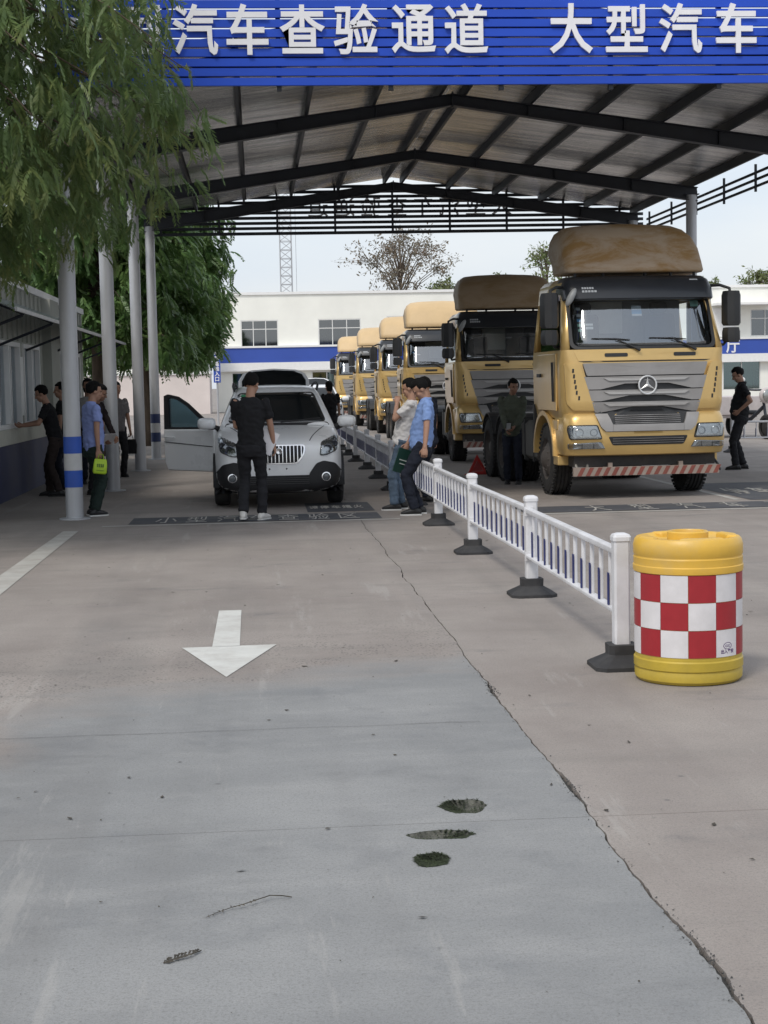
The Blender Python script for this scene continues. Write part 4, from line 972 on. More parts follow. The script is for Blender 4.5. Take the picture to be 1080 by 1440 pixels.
        t=MB(); patch(t,fp,bf,.018,.006,.05,3); t.build('lens',lens,fg,smooth=2)
        t=MB()
        for x in (.76,.92): t.box((s*x,(bf(s*x,.74) or .1)-.01,.74),(.012,.01,.07))
        t.build('divider',blk,fg)
    # sun visor
    rg=[]
    for z,hw,y in ((2.74,1.05,.28),(2.76,1.06,.25),(2.9,1.06,.30),(3.02,1.03,.40),(3.075,.99,.52),(3.085,.95,.62)):
        rc=.16; n=10; fr=[((hw-rc)*k/n,y+.09*((hw-rc)*k/n/hw)**2,z) for k in range(-n,n+1)]; ye=fr[-1][1]
        c=[(hw-rc+rc*math.sin(a),ye+rc-rc*math.cos(a),z) for a in [PI/2*q/5 for q in range(1,6)]]
        rg.append([(-x,yy,q) for x,yy,q in reversed(c)]+fr+c+[(hw,.95,z),(-hw,.95,z)])
    t=MB(); t.loft(rg); vi=t.build('sun_visor',visb,T,smooth=True); vf=caster(vi.data)
    t=MB(); 
    for x0,x1,z in ((-.83,-.66,2.905),(-.83,-.62,2.86),): 
        for q in range(5): patch(t,[(x0+q*(x1-x0)/5,z-.014),(x0+(q+.75)*(x1-x0)/5,z-.014),(x0+(q+.75)*(x1-x0)/5,z+.014),(x0+q*(x1-x0)/5,z+.014)],vf,.003,.003,.05,1)
    t.build('visor_sticker',sw,vi); t=MB(); patch(t,[(.72,3.005),(.84,3.005),(.84,3.022),(.72,3.022)],vf,.003,.003,.05,1); t.build('visor_sticker',sw,vi)
    # front-view mirror on the near corner
    t=MB(); t.ell((-1.0,.28,2.78),(.05,.06,.14),12,8,rot=Matrix.Rotation(.5,3,'Y')); t.build('kerb_mirror',M('mirror_shell_grey',(.30,.31,.31),.4),T,smooth=2)
    # wipers
    for x0 in (-.08,.72):
        y0=(fn(x0,2.04) or .2)-.05; x1,z1=x0-.32,2.19; x2=x1-.28; t=MB(); t.tube([(x0,y0,2.035),(x0-.16,(fn(x0-.16,2.12) or .2)-.04,2.12),(x1,(fn(x1,z1) or .25)-.035,z1)],[.02,.014,.010],6)
        t.tube([(x1+.2,(fn(x1+.2,2.18) or .2)-.016,2.185),(x1,(fn(x1,2.2) or .2)-.016,2.2),(x2-.05,(fn(x2-.05,2.21) or .25)-.016,2.21)],[.006,.011,.006],5); t.build('wiper',blk,T)
    # side mirrors on arms
    for s in (-1,1):
        t=MB(); t.tube([(s*1.0,.62,2.93),(s*1.16,.45,2.93),(s*1.27,.36,2.88),(s*1.29,.33,2.70)],.022,8); arm=t.build('mirror_arm',blk,T,smooth=True); t=MB(); t.tube([(s*1.10,.55,2.12),(s*1.2,.42,2.10),(s*1.27,.36,2.2)],.02,8); t.build('mirror_arm',blk,T,smooth=True)
        def mir(z0,z1,w): 
            t=MB(); t.loft([[(s*1.29+q*w*k,.29+p,z) for q,p in ((-1,.02),(-.7,-.05),(0,-.085),(.7,-.05),(1,.02),(1,.10),(-1,.10))] for z,k in ((z0,.8),(z0+.04,1),(z1-.06,1.0),(z1,.85))]); return t
        mo=mir(2.36,2.84,.125).build('mirror',blk,T,smooth=True); t=MB(); t.box((s*1.29,.395,2.6),(.2,.006,.4)); t.build('mirror_glass',chrome,mo)
        mir(2.13,2.335,.118).build('wide_mirror',blk,T,smooth=True)
    # doors
    for s in (-1,1):
        t=MB(); X=s*1.163; t.prism([(.52,1.22),(1.72,1.22),(1.72,2.02),(.52,2.02)],X-.012,X+.012,'x'); d=t.build('door',gold,T,bevel=.01)
        t=MB(); t.prism([(.50,2.06),(1.73,2.06),(1.73,2.78),(.72,2.78)],s*1.105-.01,s*1.105+.01,'x'); t.build('door_glass',glass('truck_side_glass',(.16,.18,.19),.7),d)
        t=MB(); t.box((s*1.19,1.55,1.72),(.03,.2,.05)); t.build('handle',blk,d)
        t=MB()
        for y in (.60,.66): t.tube([(s*1.19,y,1.35),(s*1.20,y,1.9)],.012,6)
        t.build('grab_rail',blk,d)
        # wheel arch and steps
        t=MB(); prof=[]; n=14; v=[]
        for k in range(n+1):
            a=R(2+ (176)*k/n); 
            for r_2 in (.59,.655): v.append((1.40+r_2*math.cos(a)*1.06,.56+r_2*math.sin(a)))
        poly=[v[2*k+1] for k in range(n+1)]+[v[2*k] for k in reversed(range(n+1))]
        x0,x1=sorted((s*1.175,s*.74))
        t.prism(poly,x0,x1,'x'); t.build('wheel_arch',gold,T,smooth=True)
        t=MB(); x0,x1=sorted((s*1.15,s*.70)); t.b2((x0,.805,.58),(x1,.875,1.1)); t.b2((x0,.55,.95),(x1,.80,1.10)); t.b2((x0,.55,.46),(x1,.83,.595)); t.build('step',gold,T,bevel=.015)
        t=MB(); x0,x1=sorted((s*1.168,s*.8)); t.b2((x0,2.02,.75),(x1,2.08,1.3)); t.build('mudguard',blk,T)
    # roof fairing on stays
    fr=roof_fairing(gfa,T)
    for x in (-.85,-.45,.15,.52,.86):
        t=MB(); t.tube([(x,.68,3.05),(x,.66,3.2)],.022,6); t.build('stay',blk,fr)
    # chassis, tank, air box, fifth wheel, axles
    t=MB()
    for s in (-1,1): t.box((s*.38,3.7,.86),(.09,6.0,.26))
    for y in (1.2,2.6,3.8,4.7,5.4,6.1,6.6): t.box((0,y,.84),(.7,.12,.2))
    for y in (1.4,4.75,6.02): t.tube([(-1,y,.52),(1,y,.52)],.09,10); t.ell((0,y,.52),(.24,.22,.22),12,8)
    t.box((0,.95,.78),(1.7,.5,.25)); t.build('chassis',chas,T)
    t=MB(); t.loft([[(-.47-.3*1.0+.30*cx,y,.74+.30*cz) for cx,cz in ((-1,-.8),(-.8,-1),(.8,-1),(1,-.8),(1,.8),(.8,1),(-.8,1),(-1,.8))] for y in (2.3,3.45)]); 
    tk=t.build('fuel_tank',tank_m,T,bevel=.01)
    for y in (2.55,3.2):
        t=MB(); t.box((-.77,y,.74),(.62,.06,.63)); t.build('tank_strap',blk,tk)
    t=MB(); t.b2((.46,2.35,.46),(1.06,3.5,1.02)); t.build('battery_box',chas,T,bevel=.02)
    t=MB(); t.b2((-.78,2.30,1.25),(-.42,2.62,2.75)); t.b2((-.8,2.28,2.76),(-.4,2.66,3.0)); t.build('air_intake',blk,T,bevel=.02)
    t=MB(); t.box((0,2.45,1.12),(1.5,.1,.34)); t.tube([(.6,2.5,1.0),(.6,2.5,2.6)],.08,12); t.build('exhaust',chas,T)
    t=MB(); t.lathe([(.42,1.14),(.46,1.16),(.46,1.2),(.42,1.22)],24,mat=Matrix.Translation((0,5.35,0))); t.box((0,5.35,1.05),(.8,.7,.14)); t.build('fifth_wheel',chas,T)
    for s in (-1,1):
        for y in (4.75,6.02):
            n=10; v=[]
            for k in range(n+1):
                a=R(25+130*k/n); v.append((y+.585*math.cos(a),.53+.585*math.sin(a)))
            poly=v+[(p[0],p[1]-.02) for p in reversed(v)]; t=MB(); x0,x1=sorted((s*1.16,s*.56)); t.prism(poly,x0,x1,'x'); t.build('rear_mudguard',blk,T)
        make_wheel(T,s*.985,1.40,.515,.29,False,s)
        for y in (4.75,6.02):
            make_wheel(T,s*1.02,y,.515,.26,True,s); make_wheel(T,s*.71,y,.515,.26,True,s)
    # striped underrun bar and tow hook
    t=MB(); t.box((0,.13,.385),(2.06,.05,.12)); t.box((-.5,.3,.45),(.06,.3,.1)); t.box((.5,.3,.45),(.06,.3,.1)); ub=t.build('underrun_bar',rw_w,T)
    t=MB()
    for k in range(17):
        x=-.98+k*.12; t.add([(x,.102,.329),(x+.06,.102,.329),(x+.12,.102,.441),(x+.06,.102,.441)],[(0,1,2,3)])
    t.build('red_stripe',rw_red,ub,fix=False)
    t=MB(); t.b2((-1.0,.2,.45),(1.0,.7,.60)); t.build('valance',chas,T)
    t=MB(); t.tube([(-.98,.3,.56),(-.97,.18,.44),(-.9,.14,.37),(-.82,.16,.40),(-.8,.28,.56)],.022,8); t.build('tow_hook',M('hook_steel',(.22,.21,.19),.6,metal=.5),T,smooth=True)
    t=MB(); t.tube([(1.0,.35,.56),(1.06,.25,.44),(1.1,.28,.36)],.018,6); t.build('pull_handle',blk,T)
    return T
truck=make_truck()
TR=[(5.34,21.60,R(2.0),'front gold tractor truck with brown stained, shade darkened roof fairing and star badge'),(5.17,32.0,0,'second gold tractor truck with bleached, shade darkened brown roof fairing behind the front one'),
    (5.06,42.4,0,'third gold tractor truck, its tan roof fairing clear of the canopy shade'),(5.12,52,0,'fourth gold tractor truck from the front of the row'),(5.0,62,0,'fifth gold tractor truck from the front of the row'),(4.78,73,0,'farthest and smallest looking gold tractor truck in the row')]
def stained(name,a,b_,amt):
    m,n,b=nodes(name); L=n.links.new; tc=n.nodes.new('ShaderNodeTexCoord'); nz=n.nodes.new('ShaderNodeTexNoise'); nz.inputs['Scale'].default_value=1.5; nz.inputs['Detail'].default_value=9; nz.inputs['Roughness'].default_value=.72; nz.inputs['Distortion'].default_value=.6
    mp=n.nodes.new('ShaderNodeMapping'); mp.inputs['Scale'].default_value=(.75,1,2.2); mp.inputs['Location'].default_value=(amt*3,0,amt); L(tc.outputs['Object'],mp.inputs[0]); L(mp.outputs[0],nz.inputs[0])
    cr=n.nodes.new('ShaderNodeValToRGB'); cr.color_ramp.elements[0].position=.44; cr.color_ramp.elements[0].color=(*a,1); cr.color_ramp.elements[1].position=.60; cr.color_ramp.elements[1].color=(*b_,1); L(nz.outputs[0],cr.inputs[0]); L(cr.outputs[0],b.inputs['Base Color']); b.inputs['Roughness'].default_value=.55; return m
stA=stained('fairing_stained_shade',(.37,.28,.19),(.27,.155,.052),.4); stB=stained('fairing_bleached_shade',(.34,.25,.16),(.27,.18,.09),.9)  # canopy shade is mixed into both browns, along with stains and bleaching
trucks=[truck]+[copy_tree(truck) for _ in range(5)]
for k,(T,(x,y,rz,lab)) in enumerate(zip(trucks,TR)):
    T.location=(x,y,0); T.rotation_euler=(0,0,rz); T['label']=lab; T['group']='gold tractor trucks queued in the right lane'
    for o in T.children:
        if o.name.startswith('roof_fairing') and k<2:
            o.data=o.data.copy(); o.data.materials[0]=(stA,stB)[k]; o['label']=('roof fairing with rusty brown stains and painted canopy shade','bleached roof fairing with canopy shade in its brown')[k]
        if o.name.startswith('windscreen') and not o.name.startswith('windscreen_seal') and k>0:
            for c in list(o.children):
                if random.random()<.6: bpy.data.objects.remove(c)
# ------------------------------------------------------------------ white compact car
cwhite=M('car_white',(.80,.81,.82),.28,var=.03,scale=1.5,coat=.6)
cgl=M('car_glass_dark',(.010,.012,.013),.05,var=.2,scale=2,spec=.6)
clad=M('car_cladding',(.016,.016,.018),.6,var=.15)
rimal=M('alloy',(.40,.40,.41),.35,metal=.8)
doorgl=glass('car_door_glass',(.55,.80,.88),.8,.04)
def make_car(label):
    C=thing('white_car',label,'car')
    def sect(y,w,zb,zs,zt): return [(0,y,zb),(.84*w,y,zb),(w*.985,y,zb+.13),(w,y,zb+.30),(.99*w,y,zs+.03),(.90*w,y,zt-.012),(.5*w,y,zt+.014),(0,y,zt+.02)]
    ST=[(-.01,.56,.33,.60,.72),(.02,.70,.24,.70,.835),(.11,.80,.21,.78,.90),(.35,.865,.20,.86,.965),(.85,.885,.20,.94,1.045),(1.22,.885,.20,.985,1.095),(2.0,.885,.20,1.02,1.08),(3.4,.885,.20,1.05,1.10),(4.05,.85,.24,1.06,1.12),(4.24,.76,.34,1.0,1.06)]
    rings=[]
    for s in ST:
        h=sect(*s); rings.append(h+[(-x,y,z) for x,y,z in reversed(h[1:-1])])
    t=MB(); t.loft(rings); body=bake(t.build('body',cwhite,C,sub=2)); body.data.shade_smooth(); fn=caster(body.data)
    G=[(1.12,1.085),(1.3,1.19),(1.62,1.40),(1.93,1.575),(2.15,1.625),(2.8,1.655),(3.45,1.63),(3.95,1.55),(4.1,1.35),(4.16,1.05)]
    rings=[]
    for y,zr in G:
        k=(zr-1.05)/.6; wt=.80-.20*k; h=[(0,y,1.0),(.83,y,1.0),(.825,y,1.04),(wt+.02,y,zr-.05*max(.25,k)),(wt-.06,y,zr),(wt*.5,y,zr+.018),(0,y,zr+.022)]
        rings.append(h+[(-x,yy,z) for x,yy,z in reversed(h[1:-1])])
    t=MB(); t.loft(rings); gh=bake(t.build('roof',cwhite,C,sub=2)); gh.data.shade_smooth(); gf=caster(gh.data)
    t=MB(); patch(t,roundpoly([(-.70,1.135),(.70,1.135),(.545,1.555),(-.545,1.555)],.06),gf,.004,.02,.05,6,dflt=1.6); ws=t.build('windscreen',cgl,C,smooth=2)
    t=MB(); patch(t,roundpoly([(-.745,1.085),(.745,1.085),(.71,1.13),(-.71,1.13)],.02),gf,.006,.03,.05,2,dflt=1.2); t.build('cowl',clad,C)
    t=MB()
    for x0,x1 in ((-.62,-.05),(.05,.62)): t.tube([(x0,(gf(x0,1.14) or 1.25)-.02,1.14),(x1,(gf(x1,1.18) or 1.25)-.02,1.18)],.010,5)
    t.build('wiper',clad,ws)
    t=MB(); patch(t,[(-.50,1.50),(-.38,1.50),(-.38,1.53),(-.50,1.53)],gf,.007,.004,.05,1,dflt=1.8); t.build('sticker',M('sticker_green2',(.05,.30,.14),.6),ws)
    # hood panel lines
    for s in (-1,1):
        P=[]
        for q in range(12):
            x=s*(.42+.24*q/11); z0=.86; y=.12+1.0*q/11
            h=body.data
            P.append((x,y))
        bv=BVHTree.FromPolygons([v.co.copy() for v in body.data.vertices],[tuple(p.vertices) for p in body.data.polygons])
        Q=[]
        for x,y in P:
            h=bv.ray_cast(Vector((x,y,3)),Vector((0,0,-1)))
            if h[0] is not None: Q.append((h[0].x,h[0].y,h[0].z+.001))
        t=MB(); t.tube(Q,.006,5); t.build('hood_seam',clad,C)
        # side windows
        bvg=BVHTree.FromPolygons([v.co.copy() for v in gh.data.vertices],[tuple(p.vertices) for p in gh.data.polygons])
        for a in ([(1.52,1.12),(2.38,1.10),(2.38,1.54),(2.02,1.53)],[(2.45,1.10),(3.25,1.12),(3.20,1.53),(2.45,1.54)],[(3.32,1.14),(3.78,1.24),(3.62,1.46),(3.30,1.52)]):
            pl=dens(a,.08); v=[]
            for yy,zz in pl:
                h=bvg.ray_cast(Vector((s*3,yy,zz)),Vector((-s,0,0))); v.append(((h[0].x if h[0] else s*.75)+s*.005,yy,zz))
            c=tuple(sum(p[i] for p in v)/len(v) for i in range(3)); c=(c[0]+s*.01,c[1],c[2]); t=MB(); t.add(v+[c],[(i,(i+1)%len(v),len(v)) for i in range(len(v))]); t.build('side_window',cgl,C,smooth=2)
        t=MB(); t.tube([(s*.60,1.98,1.585),(s*.62,2.1,1.655),(s*.62,2.8,1.695),(s*.60,3.5,1.665),(s*.58,3.7,1.62)],.018,7); t.build('roof_rail',clad,C,smooth=True)
        # headlight
        hp=[(s*.835,.955),(s*.79,.975),(s*.57,.885),(s*.545,.70),(s*.64,.705),(s*.79,.765)]
        hp=roundpoly(hp,.035); t=MB(); patch(t,hp,fn,.004,.03,.04,4); hd=t.build('headlight',clad,C,smooth=True)
        cx=sum(p[0] for p in hp)/len(hp); cz=sum(p[1] for p in hp)/len(hp)
        t=MB(); patch(t,[(cx+(p[0]-cx)*.92,cz+(p[1]-cz)*.90) for p in hp],fn,.006,.01,.04,4); t.build('reflector',refl,hd,smooth=True)
        for x,z,r_ in ((.66,.80,.058),(.755,.855,.05)):
            y=(fn(s*x,z) or .1); t=MB(); t.lathe([(r_,-.016),(r_*.8,-.02),(r_*.66,-.008),(0,.0)],18,close=False,mat=Matrix.Translation((s*x,y,z))@Matrix(((1,0,0,0),(0,0,1,0),(0,1,0,0),(0,0,0,1)))); t.build('bulb_bowl',M('bowl_dark',(.08,.085,.10),.25,metal=.6),hd,smooth=True)
        t=MB(); patch(t,[(cx+(p[0]-cx)*.97,cz+(p[1]-cz)*.96) for p in hp],fn,.022,.01,.04,5); t.build('lens',lens,hd,smooth=2)
        # lower corner cladding with fog lamp
        cp=roundpoly([(s*.40,.46),(s*.50,.60),(s*.60,.635),(s*.76,.60),(s*.872,.47),(s*.872,.20),(s*.40,.20)],.03)
        t=MB(); patch(t,cp,fn,.024,.06,.04,7,dflt=.12); cl=t.build('corner_cladding',clad,C,smooth=True)
        y=(fn(s*.63,.42) or .1)-.026; t=MB(); t.lathe([(.062,.0),(.062,-.014),(.048,-.016),(.046,-.004)],22,close=False,mat=Matrix.Translation((s*.63,y,.42))@Matrix(((1,0,0,0),(0,0,1,0),(0,1,0,0),(0,0,0,1)))); t.build('fog_ring',chrome,cl,smooth=True)
        t=MB(); t.ell((s*.63,y,.42),(.044,.012,.044),14,8); t.build('fog_lens',M('fog_glass',(.10,.11,.12),.12,spec=.8),cl,smooth=2)
        # mirrors
        t=MB(); t.loft([[(s*(1.0+.13*math.copysign(abs(math.cos(a))**.6,math.cos(a))*k),1.42+dy,1.13+.085*math.copysign(abs(math.sin(a))**.6,math.sin(a))*k+(s*math.cos(a))*.0) for a in [2*PI*q/14 for q in range(14)]] for dy,k in ((-.10,.55),(-.075,.85),(-.03,1),(.05,1),(.07,.92))]); mo=t.build('mirror',cwhite,C,smooth=2)
        t=MB(); t.tube([(s*.80,1.46,1.03),(s*.90,1.44,1.07),(s*.97,1.42,1.10)],[.05,.045,.04],8); t.build('mirror_foot',clad,mo)
        # wheel arch lips and sills
        for yw in (.86,3.42):
            v=[]
            for q in range(15):
                a=R(-8+196*q/14); v.append((yw+.40*math.cos(a),.33+.40*math.sin(a)))
            poly=v+[(yw+(p[0]-yw)*.86,.33+(p[1]-.33)*.86) for p in reversed(v)]; x0,x1=sorted((s*.902,s*.72)); t=MB(); t.prism(poly,x0,x1,'x'); t.build('arch_cladding',clad,C)
            prof=[(.20,-.105),(.27,-.11),(.315,-.10),(.335,-.07),(.338,.07),(.315,.10),(.27,.11),(.20,.105)]
            t=MB(); t.lathe(prof,36,axis='X',close=False); wh=t.build('wheel',tyre_m,C,smooth=True); wh.location=(s*.785,yw,.338)
            t=MB(); t.lathe([(.205,-.09),(.205,.08*s),(.19,.07*s),(.05,.075*s),(0,.08*s)],26,axis='X',close=False); 
            for q in range(5): a=2*PI*q/5; t.box((s*.085,.11*math.cos(a),.11*math.sin(a)),(.025,.05,.19),rx=a+PI/2)
            t.build('rim',rimal,wh,smooth=True)
        t=MB(); x0,x1=sorted((s*.895,s*.78)); t.b2((x0,1.3,.20),(x1,3.0,.36)); t.build('sill_cladding',clad,C,bevel=.02)
    # lower middle: intake, skid, number plate area holes
    t=MB(); patch(t,[(-.42,.445),(.42,.445),(.42,.19),(-.42,.19)],fn,.022,.05,.05,6,dflt=.06); lm=t.build('lower_intake',clad,C,smooth=True)
    t=MB()
    for k in range(4): patch(t,[(-.40,.33+k*.026),(.40,.33+k*.026),(.40,.338+k*.026),(-.40,.338+k*.026)],fn,.034,.012,.08,1,dflt=.06)
    t.build('intake_slat',M('slat_dark',(.05,.05,.052),.4),lm)
    # waterfall grille
    gp=roundpoly([(-.36,.855),(.36,.855),(.345,.73),(.25,.60),(-.25,.60),(-.345,.73)],.05)
    t=MB(); patch(t,gp,fn,.012,.05,.05,5,dflt=.04); gg=t.build('grille',chrome,C,smooth=True)
    t=MB(); patch(t,[(p[0]*.94,.728+(p[1]-.728)*.90) for p in gp],fn,.0135,.03,.05,5,dflt=.04); t.build('grille_back',clad,gg,smooth=True)
    rib=None
    for k in range(13):
        x=-.30+k*.05; zt=.84; zb=.62+max(0,(abs(x)-.235))*1.2; t=MB()
        pts=[]
        for q in range(7):
            z=zb+(zt-zb)*q/6; y=(fn(x,z) or .05)-.028; pts.append((x,y,z))
        t.tube(pts,.011,6,sx=1.0); t.build('grille_rib',chrome,gg,smooth=True)
    t=MB(); y=(fn(0,.80) or .03)-.05; t.lathe([(.048,0),(.048,-.01),(.038,-.012),(0,-.008)],22,close=False,mat=Matrix.Translation((0,y,.775))@Matrix(((1,0,0,0),(0,0,1,0),(0,1,0,0),(0,0,0,1)))); t.build('round_badge',chrome,gg)
    t=MB()
    for x in (-.13,.10): y=(fn(x,.54) or .02); t.ell((x,y,.535),(.012,.008,.012),8,5)
    t.build('plate_bolt_hole',clad,C)
    t=MB()
    for z in (.475,.455): pass
    # raised tailgate: white rim, dark glass
    def gate(k,th): 
        pl=[(-.56*k,0),(-.56*k,.20*k),(-.50*k,.36*k),(-.36*k,.45*k),(0,.485*k),(.36*k,.45*k),(.50*k,.36*k),(.56*k,.20*k),(.56*k,0)]
        up=Vector((0,.62,.55)).normalized(); nn=Vector((0,-.55,.62)).normalized(); o=Vector((0,3.86,1.585)); a=[o+Vector((x,0,0))+up*u+nn*th for x,u in pl]; return a
    t=MB(); A=gate(1,.03); B=gate(1,-.05); n=len(A); t.add(A+B,[tuple(range(n)),tuple(range(2*n-1,n-1,-1))]+[(i,n+i,n+(i+1)%n,(i+1)%n) for i in range(n)]); tg=t.build('tailgate',cwhite,C,bevel=.012,smooth=True)
    t=MB(); A=gate(.90,.036); B=gate(.90,.028); t.add(A+B,[tuple(range(n)),tuple(range(2*n-1,n-1,-1))]+[(i,n+i,n+(i+1)%n,(i+1)%n) for i in range(n)]); t.build('tailgate_glass',cgl,tg)
    for s in (-1,1):
        t=MB(); t.tube([(s*.5,3.9,1.4),(s*.5,4.15,1.78)],.015,6); t.build('gas_strut',clad,tg)
    return C
def open_door(C):
    d=node('front_door',C,(-.885,1.42,0),R(43)); d['label']='front passenger side door standing wide open'
    # door in its own plane: local y runs to the rear, skin on -x
    t=MB(); t.prism([(.0,.50),(.06,.44),(1.02,.44),(1.08,.56),(1.10,1.04),(-.02,1.05),(-.02,.7)],-.035,.06,'x'); t.build('door_skin',cwhite,d,bevel=.02,smooth=True)
    fr=[(-.02,1.052),(.30,1.24),(.58,1.42),(.80,1.52),(1.02,1.555),(1.10,1.53),(1.11,1.042)]; inn=[(.10,1.075),(.34,1.215),(.60,1.385),(.80,1.475),(.96,1.505),(1.0,1.49),(1.0,1.075)]
    t=MB(); n=len(fr); v=[(x,*p) for x in (-.01,.03) for p in fr]+[(x,*p) for x in (-.01,.03) for p in inn]
    f=[]
    for i in range(n):
        j=(i+1)%n; f+=[(i,j,2*n+j,2*n+i),(n+i,3*n+i,3*n+j,n+j),(i,n+i,n+j,j),(2*n+i,2*n+j,3*n+j,3*n+i)]
    t.add(v,f); t.build('window_frame',clad,d)
    t=MB(); t.prism(inn,.006,.012,'x'); t.build('door_glass',doorgl,d)
    t=MB(); t.tube([(-.05,.85,.93),(-.075,.92,.93),(-.075,1.0,.93),(-.05,1.06,.93)],.013,6); t.build('handle',cwhite,d,smooth=True)
    t=MB(); t.b2((.062,.1,.5),(.085,1.0,.98)); t.build('door_trim',clad,d,bevel=.015)
    t=MB(); t.tube([(-.038,.02,.80),(-.038,1.08,.86)],.006,5); t.build('crease',clad,d)
CAR=make_car('white compact car with open front door and raised tailgate in the left lane'); far_car=copy_tree(CAR)
open_door(CAR); CAR.location=(.275,21.55,0)
t=MB(); t.prism([(1.48,.42),(2.42,.40),(2.42,1.0),(1.48,1.0)],-.897,-.889,'x'); t.build('door_opening',clad,CAR)
far_car.location=(2.25,57.5,0); far_car['label']='white car far down the lane with its lid up, mostly hidden by the near car'
# ------------------------------------------------------------------ people
skin=M('skin',(.36,.20,.135),.55,var=.06,scale=20); skin2=M('skin_tan',(.27,.145,.095),.55,var=.06,scale=20)
hairm=M('hair_black',(.007,.0065,.0065),.75,var=.3,scale=60,bump=.6,bscale=90,spec=.15)
def cloth(name,col,var=.1,rough=.85): return M(name,col,rough,var=var,scale=5,bump=.15,bscale=220,spec=.25)
black_t=cloth('cloth_black',(.014,.014,.016)); black_p=cloth('cloth_black_trousers',(.018,.018,.021)); navy_c=cloth('cloth_navy',(.016,.019,.030)); blue_s=cloth('shirt_blue',(.20,.30,.56),.06)
white_s=cloth('cloth_white_tee',(.58,.56,.55),.06); jeans=M('denim',(.085,.125,.18),.85,var=.45,scale=6,bump=.15,bscale=200,stretch=(1,1,.5)); green_g=cloth('work_jacket',(.075,.085,.065),.15); dark_n=cloth('cloth_dark_grey',(.03,.03,.034)); lil=cloth('shirt_pale_blue',(.24,.30,.58),.06)
shoe_b=M('shoe_black',(.014,.014,.015),.5); shoe_w=M('shoe_white',(.62,.60,.57),.6,var=.1); sole_w=M('sole_white',(.60,.60,.58),.6); sole_b=M('sole_dark',(.03,.03,.03),.7)
eye_m=M('eye_dark',(.03,.022,.02),.3); lip=M('lips',(.30,.13,.10),.5)
def ik(a,b,l1,l2,pole):
    a,b=Vector(a),Vector(b); d=b-a; L=min(d.length,(l1+l2)*.999); u=d.normalized(); b=a+u*L
    x=(l1*l1-l2*l2+L*L)/(2*L); h=math.sqrt(max(0,l1*l1-x*x)); p=Vector(pole); p=(p-u*p.dot(u)); p=p.normalized() if p.length>1e-5 else Vector((0,1,0))
    return a+u*x+p*h,b
def remesh(mb,name,mat,parent,vox,it=3,wr=0,seed=0,f=.5):
    o=mb.build(name,mat,parent); r=o.modifiers.new('r','REMESH'); r.mode='VOXEL'; r.voxel_size=vox; r.use_smooth_shade=True
    s=o.modifiers.new('s','SMOOTH'); s.factor=f; s.iterations=it; bake(o); me=o.data; me.shade_smooth()
    if wr:
        n=len(me.vertices); co=np.empty(n*3,np.float32); no=np.empty(n*3,np.float32); me.vertices.foreach_get('co',co); me.vertices.foreach_get('normal',no) if False else None
        nn=[v.normal.copy() for v in me.vertices]
        for v,q in zip(me.vertices,nn):
            p=v.co; k=noise.noise(Vector((p.x*9+seed,p.y*9,p.z*17)))*.62+noise.noise(Vector((p.x*22+p.z*9,p.y*22+seed,p.z*30)))*.38
            v.co=p+q*(k*wr)
        me.update()
    if len(me.materials)==0: me.materials.append(mat)
    return o
def loft_body(mb,spine,secs,n=20):
    rings=[]
    for (c,rx,ry,fwd,side) in secs:
        rings.append([Vector(c)+side*(rx*math.copysign(abs(math.cos(a))**.85,math.cos(a)))+fwd*(ry*math.sin(a)) for a in [2*PI*k/n for k in range(n)]])
    mb.loft(rings)
